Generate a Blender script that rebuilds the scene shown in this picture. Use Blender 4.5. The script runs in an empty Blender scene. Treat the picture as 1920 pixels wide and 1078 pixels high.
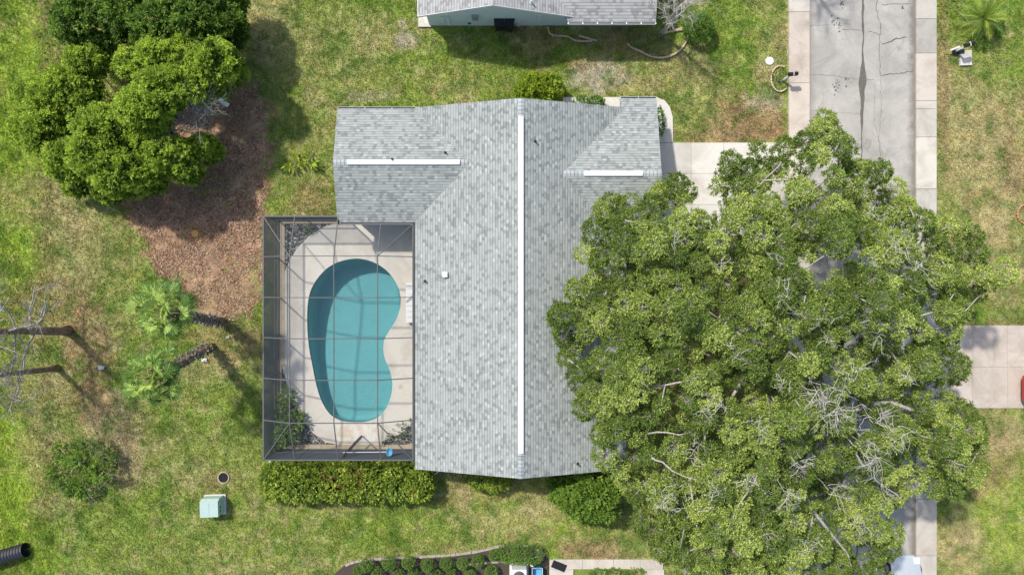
import bpy, math, random
import numpy as np
from mathutils import Vector
from mathutils.geometry import tessellate_polygon

# ------------------------------------------------------------------ camera, light
sc = bpy.context.scene
COL = sc.collection
CAM_H = 40.0
F = 1280.0
cd = bpy.data.cameras.new("camera"); cam = bpy.data.objects.new("camera", cd); COL.objects.link(cam)
cam.location = (0, 0, CAM_H); cam.rotation_euler = (0, 0, 0)
cd.sensor_width = 36; cd.lens = 24.0; cd.clip_end = 3000; cd.clip_start = 0.1
sc.camera = cam

SX, SY = 0.57, -0.53                      # shadow offset per metre of height
elev = math.atan(1 / math.hypot(SX, SY))
az = math.atan2(-SX, -SY)                 # compass angle of the sun (from +Y towards +X)
w = bpy.data.worlds.new("World"); sc.world = w; w.use_nodes = True
nt = w.node_tree; nt.nodes.clear()
sky = nt.nodes.new("ShaderNodeTexSky"); sky.sky_type = 'NISHITA'; sky.sun_disc = False
sky.sun_elevation = elev; sky.sun_rotation = az
sky.air_density = 1.0; sky.dust_density = 2.0; sky.ozone_density = 0.6
bg = nt.nodes.new("ShaderNodeBackground"); bg.inputs[1].default_value = 0.15
out = nt.nodes.new("ShaderNodeOutputWorld")
nt.links.new(sky.outputs[0], bg.inputs[0]); nt.links.new(bg.outputs[0], out.inputs[0])
sd = bpy.data.lights.new("sun", 'SUN'); sd.energy = 3.4; sd.angle = math.radians(2.2); sd.color = (1.0, 0.955, 0.88)
sun = bpy.data.objects.new("sun", sd); COL.objects.link(sun)
sun.rotation_euler = Vector((SX, SY, -1)).to_track_quat('-Z', 'Y').to_euler()
sun.location = (-30, 30, 60)
sc.view_settings.view_transform = 'Standard'; sc.view_settings.look = 'None'
sc.view_settings.exposure = 0.2; sc.view_settings.gamma = 1
sc.cycles.max_bounces = 8; sc.cycles.transparent_max_bounces = 24

rng = np.random.default_rng(7)
random.seed(5)

def W(px, py, h=0.0):
    """point of the place seen at a spot of the photograph, at height h"""
    s = F / (CAM_H - h)
    return np.array([(px - 960) / s, -(py - 539) / s, h])

# ------------------------------------------------------------------ numeric noise
def _hash(ix, iy, iz, seed):
    n = (ix * 374761393 + iy * 668265263 + iz * 2147483647 + seed * 974634777) & 0xffffffff
    n = ((n ^ (n >> 13)) * 1274126177) & 0xffffffff
    n = ((n ^ (n >> 16)) * 2246822519) & 0xffffffff
    return ((n ^ (n >> 15)) & 0xffffff) / float(0xffffff)
def vn(p, scale, seed=0):
    """value noise, p (N,3) or (N,2), feature size scale, 0..1"""
    p = np.asarray(p, float) / scale
    if p.shape[1] == 2: p = np.c_[p, np.zeros(len(p))]
    i = np.floor(p).astype(np.int64); f = p - i; f = f * f * (3 - 2 * f)
    r = 0
    for dx in (0, 1):
        for dy in (0, 1):
            for dz in (0, 1):
                wgt = (f[:, 0] if dx else 1 - f[:, 0]) * (f[:, 1] if dy else 1 - f[:, 1]) * (f[:, 2] if dz else 1 - f[:, 2])
                r = r + wgt * _hash(i[:, 0] + dx, i[:, 1] + dy, i[:, 2] + dz, seed)
    return r
def fbm(p, scale, seed=0, oct=4):
    r = 0; a = 0.5; t = 0
    for k in range(oct):
        r = r + a * vn(p, scale / 2 ** k, seed + k * 17); t += a; a *= 0.55
    return r / t
def unit(v):
    return v / np.maximum(np.linalg.norm(v, axis=-1, keepdims=True), 1e-9)
def smooth(e0, e1, x):
    t = np.clip((x - e0) / (e1 - e0), 0, 1); return t * t * (3 - 2 * t)
def inpoly(x, y, poly):
    poly = np.asarray(poly); n = len(poly); c = np.zeros(len(x), bool); j = n - 1
    for i in range(n):
        xi, yi = poly[i]; xj, yj = poly[j]
        m = ((yi > y) != (yj > y)) & (x < (xj - xi) * (y - yi) / (yj - yi + 1e-12) + xi)
        c ^= m; j = i
    return c

# ------------------------------------------------------------------ materials
def mat(name):
    m = bpy.data.materials.new(name); m.use_nodes = True
    n = m.node_tree; n.nodes.clear()
    o = n.nodes.new("ShaderNodeOutputMaterial")
    return m, n, o
def N(n, t, **kw):
    x = n.nodes.new(t)
    for k, v in kw.items(): setattr(x, k, v)
    return x
def mixc(n, fac, a, b, mode='MIX'):
    m = n.nodes.new("ShaderNodeMix"); m.data_type = 'RGBA'; m.blend_type = mode
    for sock, v in ((m.inputs[0], fac), (m.inputs[6], a), (m.inputs[7], b)):
        if isinstance(v, (int, float)): sock.default_value = v
        elif isinstance(v, tuple): sock.default_value = v if len(v) == 4 else (*v, 1)
        else: n.links.new(v, sock)
    return m.outputs[2]
def mth(n, op, a, b=None, clamp=False):
    m = n.nodes.new("ShaderNodeMath"); m.operation = op; m.use_clamp = clamp
    for i, v in enumerate((a, b)):
        if v is None: continue
        if isinstance(v, (int, float)): m.inputs[i].default_value = v
        else: n.links.new(v, m.inputs[i])
    return m.outputs[0]
def noise(n, scale, detail=5, rough=0.55, vec=None, dist=0.0):
    t = n.nodes.new("ShaderNodeTexNoise"); t.inputs["Scale"].default_value = scale
    t.inputs["Detail"].default_value = detail; t.inputs["Roughness"].default_value = rough
    t.inputs["Distortion"].default_value = dist
    if vec is None:
        g = n.nodes.new("ShaderNodeNewGeometry"); vec = g.outputs["Position"]
    n.links.new(vec, t.inputs["Vector"])
    return t.outputs["Fac"]
def ramp(n, fac, stops):
    r = n.nodes.new("ShaderNodeValToRGB"); e = r.color_ramp.elements
    while len(e) < len(stops): e.new(0.5)
    for q, (p, c) in zip(e, stops):
        q.position = p; q.color = (c, c, c, 1) if isinstance(c, (int, float)) else (*c, 1)
    n.links.new(fac, r.inputs[0]); return r.outputs[0]
def bump(n, h, strength=0.4, dist=0.02):
    b = n.nodes.new("ShaderNodeBump"); b.inputs["Strength"].default_value = strength
    b.inputs["Distance"].default_value = dist; n.links.new(h, b.inputs["Height"]); return b.outputs[0]
def pbsdf(n, o, col, rough=0.8, spec=0.3, metal=0.0, nrm=None):
    p = n.nodes.new("ShaderNodeBsdfPrincipled")
    if isinstance(col, tuple): p.inputs["Base Color"].default_value = (*col, 1)
    else: n.links.new(col, p.inputs["Base Color"])
    if isinstance(rough, (int, float)): p.inputs["Roughness"].default_value = rough
    else: n.links.new(rough, p.inputs["Roughness"])
    p.inputs["Specular IOR Level"].default_value = spec; p.inputs["Metallic"].default_value = metal
    if nrm is not None: n.links.new(nrm, p.inputs["Normal"])
    n.links.new(p.outputs[0], o.inputs[0]); return p

def simple(name, c, rough=0.7, spec=0.3, metal=0.0, var=0.18, scale=6.0, bmp=0.0):
    m, n, o = mat(name)
    f = noise(n, scale, 6, 0.65)
    col = mixc(n, f, tuple(x * (1 - var) for x in c), tuple(min(1, x * (1 + var)) for x in c))
    nr = bump(n, noise(n, scale * 6, 4), bmp, 0.02) if bmp else None
    pbsdf(n, o, col, rough, spec, metal, nr); return m

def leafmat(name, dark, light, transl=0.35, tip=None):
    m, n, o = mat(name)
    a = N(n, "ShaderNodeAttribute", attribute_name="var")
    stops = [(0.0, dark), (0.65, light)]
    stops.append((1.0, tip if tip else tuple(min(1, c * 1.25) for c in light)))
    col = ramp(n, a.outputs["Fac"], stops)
    d = N(n, "ShaderNodeBsdfPrincipled"); n.links.new(col, d.inputs["Base Color"])
    d.inputs["Roughness"].default_value = 0.5; d.inputs["Specular IOR Level"].default_value = 0.25
    t = N(n, "ShaderNodeBsdfTranslucent"); tc = mixc(n, 1.0, col, (1.15, 1.2, 0.6), 'MULTIPLY'); n.links.new(tc, t.inputs[0])
    mx = N(n, "ShaderNodeMixShader"); mx.inputs[0].default_value = transl
    n.links.new(d.outputs[0], mx.inputs[1]); n.links.new(t.outputs[0], mx.inputs[2]); n.links.new(mx.outputs[0], o.inputs[0])
    return m

M = {}
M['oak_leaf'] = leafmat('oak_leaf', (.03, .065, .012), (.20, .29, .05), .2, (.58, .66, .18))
M['juniper'] = leafmat('juniper_leaf', (.06, .12, .012), (.38, .53, .05), .22, (.74, .84, .13))
M['darkbush'] = leafmat('dark_bush_leaf', (.05, .10, .014), (.19, .32, .038), .25, (.40, .54, .09))
M['lime'] = leafmat('lime_leaf', (.16, .24, .02), (.42, .52, .04), .35, (.66, .68, .09))
M['hedge'] = leafmat('hedge_leaf', (.06, .11, .02), (.29, .39, .045), .25, (.72, .76, .14))
M['redtip'] = leafmat('red_tip_leaf', (.16, .08, .03), (.30, .15, .06), .3)
M['boxwood'] = leafmat('boxwood_leaf', (.06, .13, .022), (.16, .28, .045), .3, (.28, .42, .07))
M['palm'] = leafmat('palm_leaf', (.025, .07, .015), (.11, .22, .035), .2, (.46, .57, .13))
M['shade_plant'] = leafmat('shade_plant_leaf', (.05, .11, .04), (.11, .2, .07), .3)
M['grass'] = leafmat('grass_blade', (.10, .14, .03), (.28, .36, .06), .3)

def barkmat(name, a, b, sc_=9):
    m, n, o = mat(name)
    f = noise(n, sc_, 8, 0.7, dist=1.0)
    col = ramp(n, f, [(0.3, a), (0.62, b)])
    pbsdf(n, o, col, .9, .15, 0, bump(n, noise(n, sc_ * 4, 5), .6, .03)); return m
M['bark_grey'] = barkmat('oak_bark', (.20, .18, .15), (.55, .52, .47))
M['bark_brown'] = barkmat('brown_bark', (.07, .045, .03), (.36, .26, .18), 6)
M['bark_dead'] = barkmat('dead_bark', (.16, .14, .12), (.48, .45, .41))
M['twig_pale'] = barkmat('pale_twig', (.36, .33, .29), (.62, .59, .54))
M['twig_dead'] = barkmat('dead_twig', (.22, .18, .15), (.45, .38, .33))
M['boot'] = barkmat('palm_boot', (.16, .13, .10), (.50, .46, .40), 14)

def groundmat():
    m, n, o = mat('lawn_ground')
    a = N(n, "ShaderNodeAttribute", attribute_name="gcol")
    f1 = noise(n, 3.1, 8, .75); f2 = noise(n, 22.0, 4, .8); f3 = noise(n, 60, 2, .6)
    k = mth(n, 'MULTIPLY_ADD', f1, 0.9); n.nodes[-1].inputs[2].default_value = 0.55
    c = mixc(n, 1.0, a.outputs["Color"], ramp(n, f1, [(0.25, .72), (.75, 1.28)]), 'MULTIPLY')
    c = mixc(n, 1.0, c, ramp(n, f2, [(0.35, .35), (.68, 1.6)]), 'MULTIPLY')
    pbsdf(n, o, c, .95, .1, 0, bump(n, f3, .6, .05)); return m
M['ground'] = groundmat()

def concrete(name, c, stain=(.25, .22, .17), sc_=0.8, tint=(1, .97, .9), amt=.5):
    m, n, o = mat(name)
    a = N(n, "ShaderNodeAttribute", attribute_name="tone")
    f = noise(n, sc_, 8, .68, dist=.6); g = noise(n, 14, 5, .7); h = noise(n, 90, 2, .5)
    base = mixc(n, g, tuple(x * .86 for x in c), tuple(x * 1.1 for x in c))
    base = mixc(n, ramp(n, f, [(.44, 0.0), (.72, amt)]), base, stain)
    base = mixc(n, 1.0, base, ramp(n, h, [(.3, .88), (.7, 1.08)]), 'MULTIPLY')
    base = mixc(n, 1.0, base, a.outputs["Color"], 'MULTIPLY')
    pbsdf(n, o, base, .85, .25, 0, bump(n, h, .2, .01)); return m
M['sidewalk'] = concrete('sidewalk_concrete', (.66, .62, .56), (.36, .32, .27), amt=.7)
M['drive'] = concrete('drive_concrete', (.70, .67, .61), (.40, .35, .29), .45, amt=.75)
M['deck'] = concrete('deck_concrete', (.67, .63, .55), (.45, .40, .32), .7, amt=.7)
M['curb'] = concrete('curb_concrete', (.50, .42, .30), (.30, .22, .13), 1.5, amt=.7)

def roadmat():
    m, n, o = mat('road_asphalt')
    g = N(n, "ShaderNodeNewGeometry"); s = N(n, "ShaderNodeSeparateXYZ"); n.links.new(g.outputs["Position"], s.inputs[0])
    f = noise(n, .5, 7, .65, dist=.8); fi = noise(n, 30, 5, .8); sp = noise(n, 110, 2, .6)
    c = mixc(n, ramp(n, f, [(.35, 0.), (.7, 1.)]), (.37, .35, .315), (.55, .52, .465))
    c = mixc(n, 1.0, c, ramp(n, fi, [(.3, .78), (.7, 1.14)]), 'MULTIPLY')
    c = mixc(n, 1.0, c, ramp(n, sp, [(.3, .82), (.7, 1.12)]), 'MULTIPLY')
    # grime in the gutter along the far kerb, and a thinner line along the near one
    nz = noise(n, 1.2, 6, .7)
    x = mth(n, 'ADD', s.outputs[0], mth(n, 'MULTIPLY', mth(n, 'SUBTRACT', nz, .5), .9))
    c = mixc(n, mth(n, 'MULTIPLY', ramp(n, mth(n, 'DIVIDE', mth(n, 'SUBTRACT', x, 22.9), .9), [(.25, 0.), (.7, 1.)]), .75), c, (.17, .145, .115))
    x2 = mth(n, 'ADD', s.outputs[0], mth(n, 'MULTIPLY', mth(n, 'SUBTRACT', nz, .5), .6))
    c = mixc(n, mth(n, 'MULTIPLY', ramp(n, mth(n, 'DIVIDE', mth(n, 'SUBTRACT', 17.9, x2), .5), [(.2, 0.), (.9, 1.)]), .5), c, (.24, .21, .17))
    # fine map cracking
    v = N(n, "ShaderNodeTexVoronoi", feature='DISTANCE_TO_EDGE'); v.inputs["Scale"].default_value = .38
    wv = N(n, "ShaderNodeVectorMath", operation='ADD'); nn = N(n, "ShaderNodeTexNoise"); nn.inputs["Scale"].default_value = 1.6; nn.inputs["Detail"].default_value = 6
    n.links.new(g.outputs["Position"], nn.inputs["Vector"])
    sub = N(n, "ShaderNodeVectorMath", operation='SCALE'); sub.inputs["Scale"].default_value = .8
    n.links.new(nn.outputs["Color"], sub.inputs[0])
    n.links.new(g.outputs["Position"], wv.inputs[0]); n.links.new(sub.outputs[0], wv.inputs[1]); n.links.new(wv.outputs[0], v.inputs["Vector"])
    cr = ramp(n, v.outputs["Distance"], [(.0, 1.), (.013, 0.)])
    cr = mth(n, 'MULTIPLY', cr, ramp(n, noise(n, .4, 3), [(.45, 0.), (.65, .4)]))
    c = mixc(n, cr, c, (.14, .13, .12))
    pbsdf(n, o, c, .9, .2, 0, bump(n, sp, .4, .01)); return m
M['road'] = roadmat()

def shingle(name, cols, off=0.0, bl=.19, rh=.15):
    """laminated shingles from the UV map in metres: u along the course, v up the slope"""
    m, n, o = mat(name)
    uv = N(n, "ShaderNodeUVMap"); uv.uv_map = "UVMap"
    s = N(n, "ShaderNodeSeparateXYZ"); n.links.new(uv.outputs[0], s.inputs[0])
    u, v = s.outputs[0], s.outputs[1]
    row = mth(n, 'FLOOR', mth(n, 'DIVIDE', v, rh))
    wn = N(n, "ShaderNodeTexWhiteNoise", noise_dimensions='1D'); n.links.new(row, wn.inputs["W"])
    uu = mth(n, 'ADD', mth(n, 'DIVIDE', u, bl), mth(n, 'MULTIPLY', wn.outputs["Value"], 9.0))
    colm = mth(n, 'FLOOR', uu)
    cx = N(n, "ShaderNodeCombineXYZ"); n.links.new(row, cx.inputs[0]); n.links.new(colm, cx.inputs[1]); cx.inputs[2].default_value = off
    w2 = N(n, "ShaderNodeTexWhiteNoise", noise_dimensions='3D'); n.links.new(cx.outputs[0], w2.inputs["Vector"])
    r = N(n, "ShaderNodeValToRGB"); r.color_ramp.interpolation = 'CONSTANT'; e = r.color_ramp.elements
    while len(e) < len(cols): e.new(.5)
    for q, (p, c) in zip(e, cols): q.position = p; q.color = (*c, 1)
    n.links.new(w2.outputs["Value"], r.inputs[0])
    c = mixc(n, 1.0, r.outputs[0], ramp(n, noise(n, 55, 3, .7), [(.3, .9), (.7, 1.1)]), 'MULTIPLY')
    c = mixc(n, 1.0, c, ramp(n, noise(n, .45, 4, .6), [(.3, .93), (.7, 1.06)]), 'MULTIPLY')
    fr = mth(n, 'FRACT', mth(n, 'DIVIDE', v, rh))
    edge = ramp(n, fr, [(0.0, .50), (.17, .62), (.24, 1.0), (.8, 1.0)])       # shadow line at each course's edge, painted into the colour
    c = mixc(n, 1.0, c, edge, 'MULTIPLY')
    hh = mth(n, 'ADD', mth(n, 'MULTIPLY', mth(n, 'SUBTRACT', 1.0, fr), 1.0), mth(n, 'MULTIPLY', w2.outputs["Value"], .4))
    pbsdf(n, o, c, .92, .2, 0, bump(n, hh, .35, .012)); return m
greys = [(0.0, (.365, .39, .37)), (.42, (.33, .352, .335)), (.68, (.285, .305, .29)), (.85, (.235, .26, .252)), (.96, (.43, .46, .445))]
M['shingle'] = shingle('grey_shingle', greys)
M['shingle_ridge'] = shingle('ridge_shingle', [(0, (.42, .45, .45)), (.5, (.36, .39, .39)), (.8, (.32, .35, .35))], 3.0, .5, .2)
M['shingle_old'] = shingle('weathered_shingle', [(0, (.42, .42, .41)), (.5, (.37, .37, .36)), (.8, (.29, .29, .285))], 5.0, .2, .16)
M['white_metal'] = simple('white_metal', (.80, .80, .79), .5, .4, 0, .09, 1.5)
M['white_paint'] = simple('white_paint', (.74, .75, .74), .6, .3, 0, .06)
M['bronze'] = simple('bronze_aluminium', (.11, .11, .11), .45, .5, .2, .15)
M['beam'] = simple('cage_aluminium', (.13, .13, .13), .6, .3, .0, .15)
M['gutter_dark'] = simple('gutter_inside', (.045, .045, .05), .6)
M['wall'] = simple('grey_green_stucco', (.46, .52, .50), .9, .15, 0, .08, 3, .3)
def siding():
    m, n, o = mat('pale_blue_siding')
    g = N(n, "ShaderNodeNewGeometry"); s = N(n, "ShaderNodeSeparateXYZ"); n.links.new(g.outputs["Position"], s.inputs[0])
    fr = mth(n, 'FRACT', mth(n, 'DIVIDE', s.outputs[2], .18))
    c = mixc(n, noise(n, 2, 6), (.60, .70, .72), (.68, .77, .79))
    c = mixc(n, 1.0, c, ramp(n, fr, [(0, .72), (.12, 1.0)]), 'MULTIPLY')
    pbsdf(n, o, c, .8, .2, 0, bump(n, fr, .3, .02)); return m
M['siding'] = siding()
M['glass'] = simple('dark_window_glass', (.05, .07, .08), .08, .6, 0, .1)
M['black'] = simple('black_plastic', (.018, .018, .02), .5, .4, 0, .2)
M['rubber'] = simple('tyre_rubber', (.025, .025, .025), .85, .2)
M['mulch'] = simple('dark_mulch', (.085, .07, .055), .95, .1, 0, .6, 24, .8)
def gravelmat():
    m, n, o = mat('dark_gravel')
    v = N(n, "ShaderNodeTexVoronoi"); v.inputs["Scale"].default_value = 11
    g = N(n, "ShaderNodeNewGeometry"); n.links.new(g.outputs["Position"], v.inputs["Vector"])
    s = N(n, "ShaderNodeSeparateColor"); n.links.new(v.outputs["Color"], s.inputs[0])
    c = ramp(n, s.outputs[0], [(0., (.03, .03, .028)), (.55, (.12, .12, .11)), (.85, (.30, .29, .27)), (1., (.5, .48, .45))])
    pbsdf(n, o, c, .85, .2, 0, bump(n, v.outputs["Distance"], .8, .05)); return m
M['gravel'] = gravelmat()
M['green_box'] = simple('pale_green_enamel', (.42, .55, .50), .5, .4, 0, .08, 4)
M['pipe'] = simple('black_corrugated_pipe', (.035, .036, .045), .45, .5, 0, .2)
M['silver_car'] = simple('silver_car_paint', (.62, .67, .70), .22, .6, .25, .03)
M['red_car'] = simple('red_car_paint', (.38, .03, .02), .3, .6, .1, .05)
M['lamp'] = simple('headlight_lens', (.8, .82, .84), .1, .7, 0, .03)
M['blue_plastic'] = simple('blue_plastic', (.12, .42, .62), .5, .4)
M['steel'] = simple('grey_steel', (.42, .43, .44), .4, .5, .5)
M['brick_edge'] = simple('tan_edging', (.60, .47, .33), .85, .2, 0, .25, 18)
M['terracotta'] = simple('terracotta_edging', (.48, .26, .14), .85, .2, 0, .2, 18)
M['edge_stone'] = simple('pale_bed_border', (.40, .35, .30), .9, .2, 0, .3, 12, .6)
M['orange_wood'] = simple('fresh_cut_wood', (.62, .34, .12), .8, .2, 0, .35, 10)
M['crackfill'] = simple('crack_soil', (.15, .14, .12), .95, .1, 0, .4, 14)
M['litter'] = simple('brown_leaf_litter', (.22, .13, .085), .9, .15, 0, .55, 9)

# pool
def plaster():
    m, n, o = mat('pool_plaster')
    f = noise(n, 1.2, 6, .6); g = noise(n, 26, 4, .7)
    c = mixc(n, f, (.25, .46, .47), (.31, .535, .54)); c = mixc(n, 1.0, c, ramp(n, g, [(.3, .84), (.7, 1.14)]), 'MULTIPLY')  # fine mottling imitates the water's ripple light, painted into the plaster
    pbsdf(n, o, c, .9, .1); return m
M['plaster'] = plaster()
def water():
    m, n, o = mat('pool_water')
    t = N(n, "ShaderNodeBsdfTransparent"); t.inputs[0].default_value = (.68, .87, .89, 1)
    g = N(n, "ShaderNodeBsdfGlossy"); g.inputs[0].default_value = (1, 1, 1, 1); g.inputs["Roughness"].default_value = .05
    n.links.new(bump(n, noise(n, 5.5, 5, .65, dist=1.2), .25, .03), g.inputs["Normal"])
    fr = N(n, "ShaderNodeFresnel"); fr.inputs[0].default_value = 1.33
    mx = N(n, "ShaderNodeMixShader"); n.links.new(fr.outputs[0], mx.inputs[0])
    n.links.new(t.outputs[0], mx.inputs[1]); n.links.new(g.outputs[0], mx.inputs[2]); n.links.new(mx.outputs[0], o.inputs[0])
    return m
M['water'] = water()
def screen(name='insect_screen', clear=.90, ex=1.0):
    """insect screen: the share of thread in the way grows with the angle, as for any woven mesh"""
    m, n, o = mat(name)
    g = N(n, "ShaderNodeNewGeometry")
    d = N(n, "ShaderNodeVectorMath", operation='DOT_PRODUCT'); n.links.new(g.outputs["Incoming"], d.inputs[0]); n.links.new(g.outputs["True Normal"], d.inputs[1])
    c = mth(n, 'MAXIMUM', mth(n, 'ABSOLUTE', d.outputs["Value"]), .08)
    a = mth(n, 'POWER', clear, mth(n, 'POWER', mth(n, 'DIVIDE', 1.0, c), ex))
    t = N(n, "ShaderNodeBsdfTransparent"); df = N(n, "ShaderNodeBsdfDiffuse"); df.inputs[0].default_value = (.10, .112, .13, 1)  # bluish diffuse colour stands in for reflected haze on the mesh
    mx = N(n, "ShaderNodeMixShader"); n.links.new(a, mx.inputs[0]); n.links.new(df.outputs[0], mx.inputs[1]); n.links.new(t.outputs[0], mx.inputs[2])
    n.links.new(mx.outputs[0], o.inputs[0]); return m
M['screen'] = screen(); M['wall_screen'] = screen('dense_wall_screen', .988, 4.5)

# ------------------------------------------------------------------ mesh helpers
def link(name, me, parent=None, loc=None):
    o = bpy.data.objects.new(name, me); COL.objects.link(o)
    if parent is not None: o.parent = parent
    if loc is not None: o.location = loc
    return o
def tag(o, label=None, cat=None, group=None, kind=None):
    if label: o['label'] = label
    if cat: o['category'] = cat
    if group: o['group'] = group
    if kind: o['kind'] = kind
    return o
def thing(name, label, cat, loc=(0, 0, 0), rz=0, group=None):
    o = bpy.data.objects.new(name, None); COL.objects.link(o); o.empty_display_size = .3
    o.location = loc; o.rotation_euler = (0, 0, rz)
    return tag(o, label, cat, group)

class MB:
    """collects polygons; build() links them as ONE mesh object"""
    def __init__(s): s.v = []; s.f = []; s.uv = []; s.smooth = False
    def face(s, pts, uv=None):
        i = len(s.v); s.v += [tuple(map(float, p)) for p in pts]; s.f.append(tuple(range(i, i + len(pts))))
        s.uv += uv if uv else [(0, 0)] * len(pts)
    def box(s, x0, x1, y0, y1, z0, z1, rz=0, c=None):
        P = [(x, y, z) for z in (z0, z1) for y in (y0, y1) for x in (x0, x1)]
        if rz:
            cx, cy = c if c else ((x0 + x1) / 2, (y0 + y1) / 2); a, b = math.cos(rz), math.sin(rz)
            P = [(cx + (x - cx) * a - (y - cy) * b, cy + (x - cx) * b + (y - cy) * a, z) for x, y, z in P]
        for q in ((0, 2, 3, 1), (4, 5, 7, 6), (0, 1, 5, 4), (2, 6, 7, 3), (0, 4, 6, 2), (1, 3, 7, 5)):
            s.face([P[k] for k in q])
    def slab(s, poly, dz, uvf=None):
        """poly: 3D points counter-clockwise from above; extruded straight down by dz"""
        low = [(x, y, z - dz) for x, y, z in poly]
        s.face(poly, [uvf(p) for p in poly] if uvf else None); s.face(low[::-1])
        for i in range(len(poly)):
            j = (i + 1) % len(poly)
            s.face([poly[i], low[i], low[j], poly[j]])
    def bar(s, a, b, w, h):
        """rectangular bar from a to b, w wide, h deep"""
        a = np.array(a, float); b = np.array(b, float); d = unit(b - a)
        up = np.array([0, 0, 1.]) if abs(d[2]) < .95 else np.array([1., 0, 0])
        sd_ = unit(np.cross(d, up)); u = np.cross(sd_, d)
        R = [(-w / 2, -h / 2), (w / 2, -h / 2), (w / 2, h / 2), (-w / 2, h / 2)]
        A = [a + sd_ * x + u * y for x, y in R]; B = [b + sd_ * x + u * y for x, y in R]
        s.face(A[::-1]); s.face(B)
        for i in range(4):
            j = (i + 1) % 4; s.face([A[i], A[j], B[j], B[i]])
    def tube(s, pts, rad, n=6, cap=True):
        pts = [np.array(p, float) for p in pts]; m = len(pts)
        rad = [rad] * m if isinstance(rad, (int, float)) else rad
        i0 = len(s.v); prev = None
        for k, p in enumerate(pts):
            d = unit(pts[min(k + 1, m - 1)] - pts[max(k - 1, 0)])
            if prev is None:
                up = np.array([0, 0, 1.]) if abs(d[2]) < .9 else np.array([1., 0, 0]); x = unit(np.cross(d, up))
            else: x = unit(prev - d * np.dot(prev, d))
            prev = x; y = np.cross(d, x)
            for q in range(n):
                a = 2 * math.pi * q / n; s.v.append(tuple(p + rad[k] * (math.cos(a) * x + math.sin(a) * y)))
        for k in range(m - 1):
            for q in range(n):
                r = (q + 1) % n; a = i0 + k * n
                s.f.append((a + q, a + r, a + n + r, a + n + q)); s.uv += [(0, 0)] * 4
        if cap:
            s.f.append(tuple(i0 + q for q in range(n))[::-1]); s.f.append(tuple(i0 + (m - 1) * n + q for q in range(n))); s.uv += [(0, 0)] * (2 * n)
    def lathe(s, prof, n=20, c=(0, 0, 0)):
        i0 = len(s.v)
        for r, z in prof:
            for q in range(n):
                a = 2 * math.pi * q / n; s.v.append((c[0] + r * math.cos(a), c[1] + r * math.sin(a), c[2] + z))
        for k in range(len(prof) - 1):
            for q in range(n):
                r = (q + 1) % n; a = i0 + k * n; s.f.append((a + q, a + r, a + n + r, a + n + q)); s.uv += [(0, 0)] * 4
    def build(s, name, m, parent=None, smooth=None, loc=None, bevel=0, tones=None):
        me = bpy.data.meshes.new(name); me.from_pydata(s.v, [], s.f)
        uvl = me.uv_layers.new(name="UVMap"); uvl.data.foreach_set("uv", np.array(s.uv, 'f').ravel())
        if s.smooth or smooth: me.polygons.foreach_set("use_smooth", [True] * len(me.polygons))
        me.materials.append(m)
        tn = me.attributes.new("tone", 'FLOAT_COLOR', 'FACE')
        t = np.ones((len(me.polygons), 4), 'f')
        if tones is not None: t[:, :3] = np.asarray(tones)
        tn.data.foreach_set("color", t.ravel())
        me.update(); o = link(name, me, parent, loc)
        if bevel:
            b = o.modifiers.new("bevel", 'BEVEL'); b.width = bevel; b.segments = 2; b.limit_method = 'ANGLE'
        return o

def quadmesh(name, V, m, parent=None, var=None, nv=4):
    """V (n*nv,3): every nv vertices are one face (a leaf)"""
    nf = len(V) // nv; me = bpy.data.meshes.new(name)
    me.vertices.add(len(V)); me.vertices.foreach_set("co", V.astype('f').ravel())
    me.loops.add(len(V)); me.loops.foreach_set("vertex_index", np.arange(len(V), dtype='i'))
    me.polygons.add(nf); me.polygons.foreach_set("loop_start", np.arange(0, len(V), nv, dtype='i'))
    at = me.attributes.new("var", 'FLOAT', 'FACE')
    at.data.foreach_set("value", (np.full(nf, .5) if var is None else np.clip(var, 0, 1)).astype('f'))
    me.materials.append(m); me.update(calc_edges=True); me.validate()
    return link(name, me, parent)

def leaves(C, D, k, L, Wd, spread=.9, up=.35, jitter=.05):
    """k diamond leaves round each spray point C heading along D -> vertices, spray index"""
    n = len(C); idx = np.repeat(np.arange(n), k)
    d = unit(D[idx] + spread * rng.normal(size=(n * k, 3)) + np.array([0, 0, up]))
    d[:, 2] *= .55; d = unit(d); b = C[idx] + rng.normal(size=(n * k, 3)) * jitter
    r = rng.normal(size=(n * k, 3)) * .55 + np.array([0, 0, 1.0])
    sd_ = unit(np.cross(d, r)); sz = rng.uniform(.65, 1.25, (n * k, 1))
    nn = np.cross(sd_, d)
    V = np.stack([b, b + d * L * sz * .5 + sd_ * Wd * sz * .5 + nn * L * .06, b + d * L * sz, b + d * L * sz * .5 - sd_ * Wd * sz * .5 + nn * L * .06], 1)
    return V.reshape(-1, 3), idx

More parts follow.
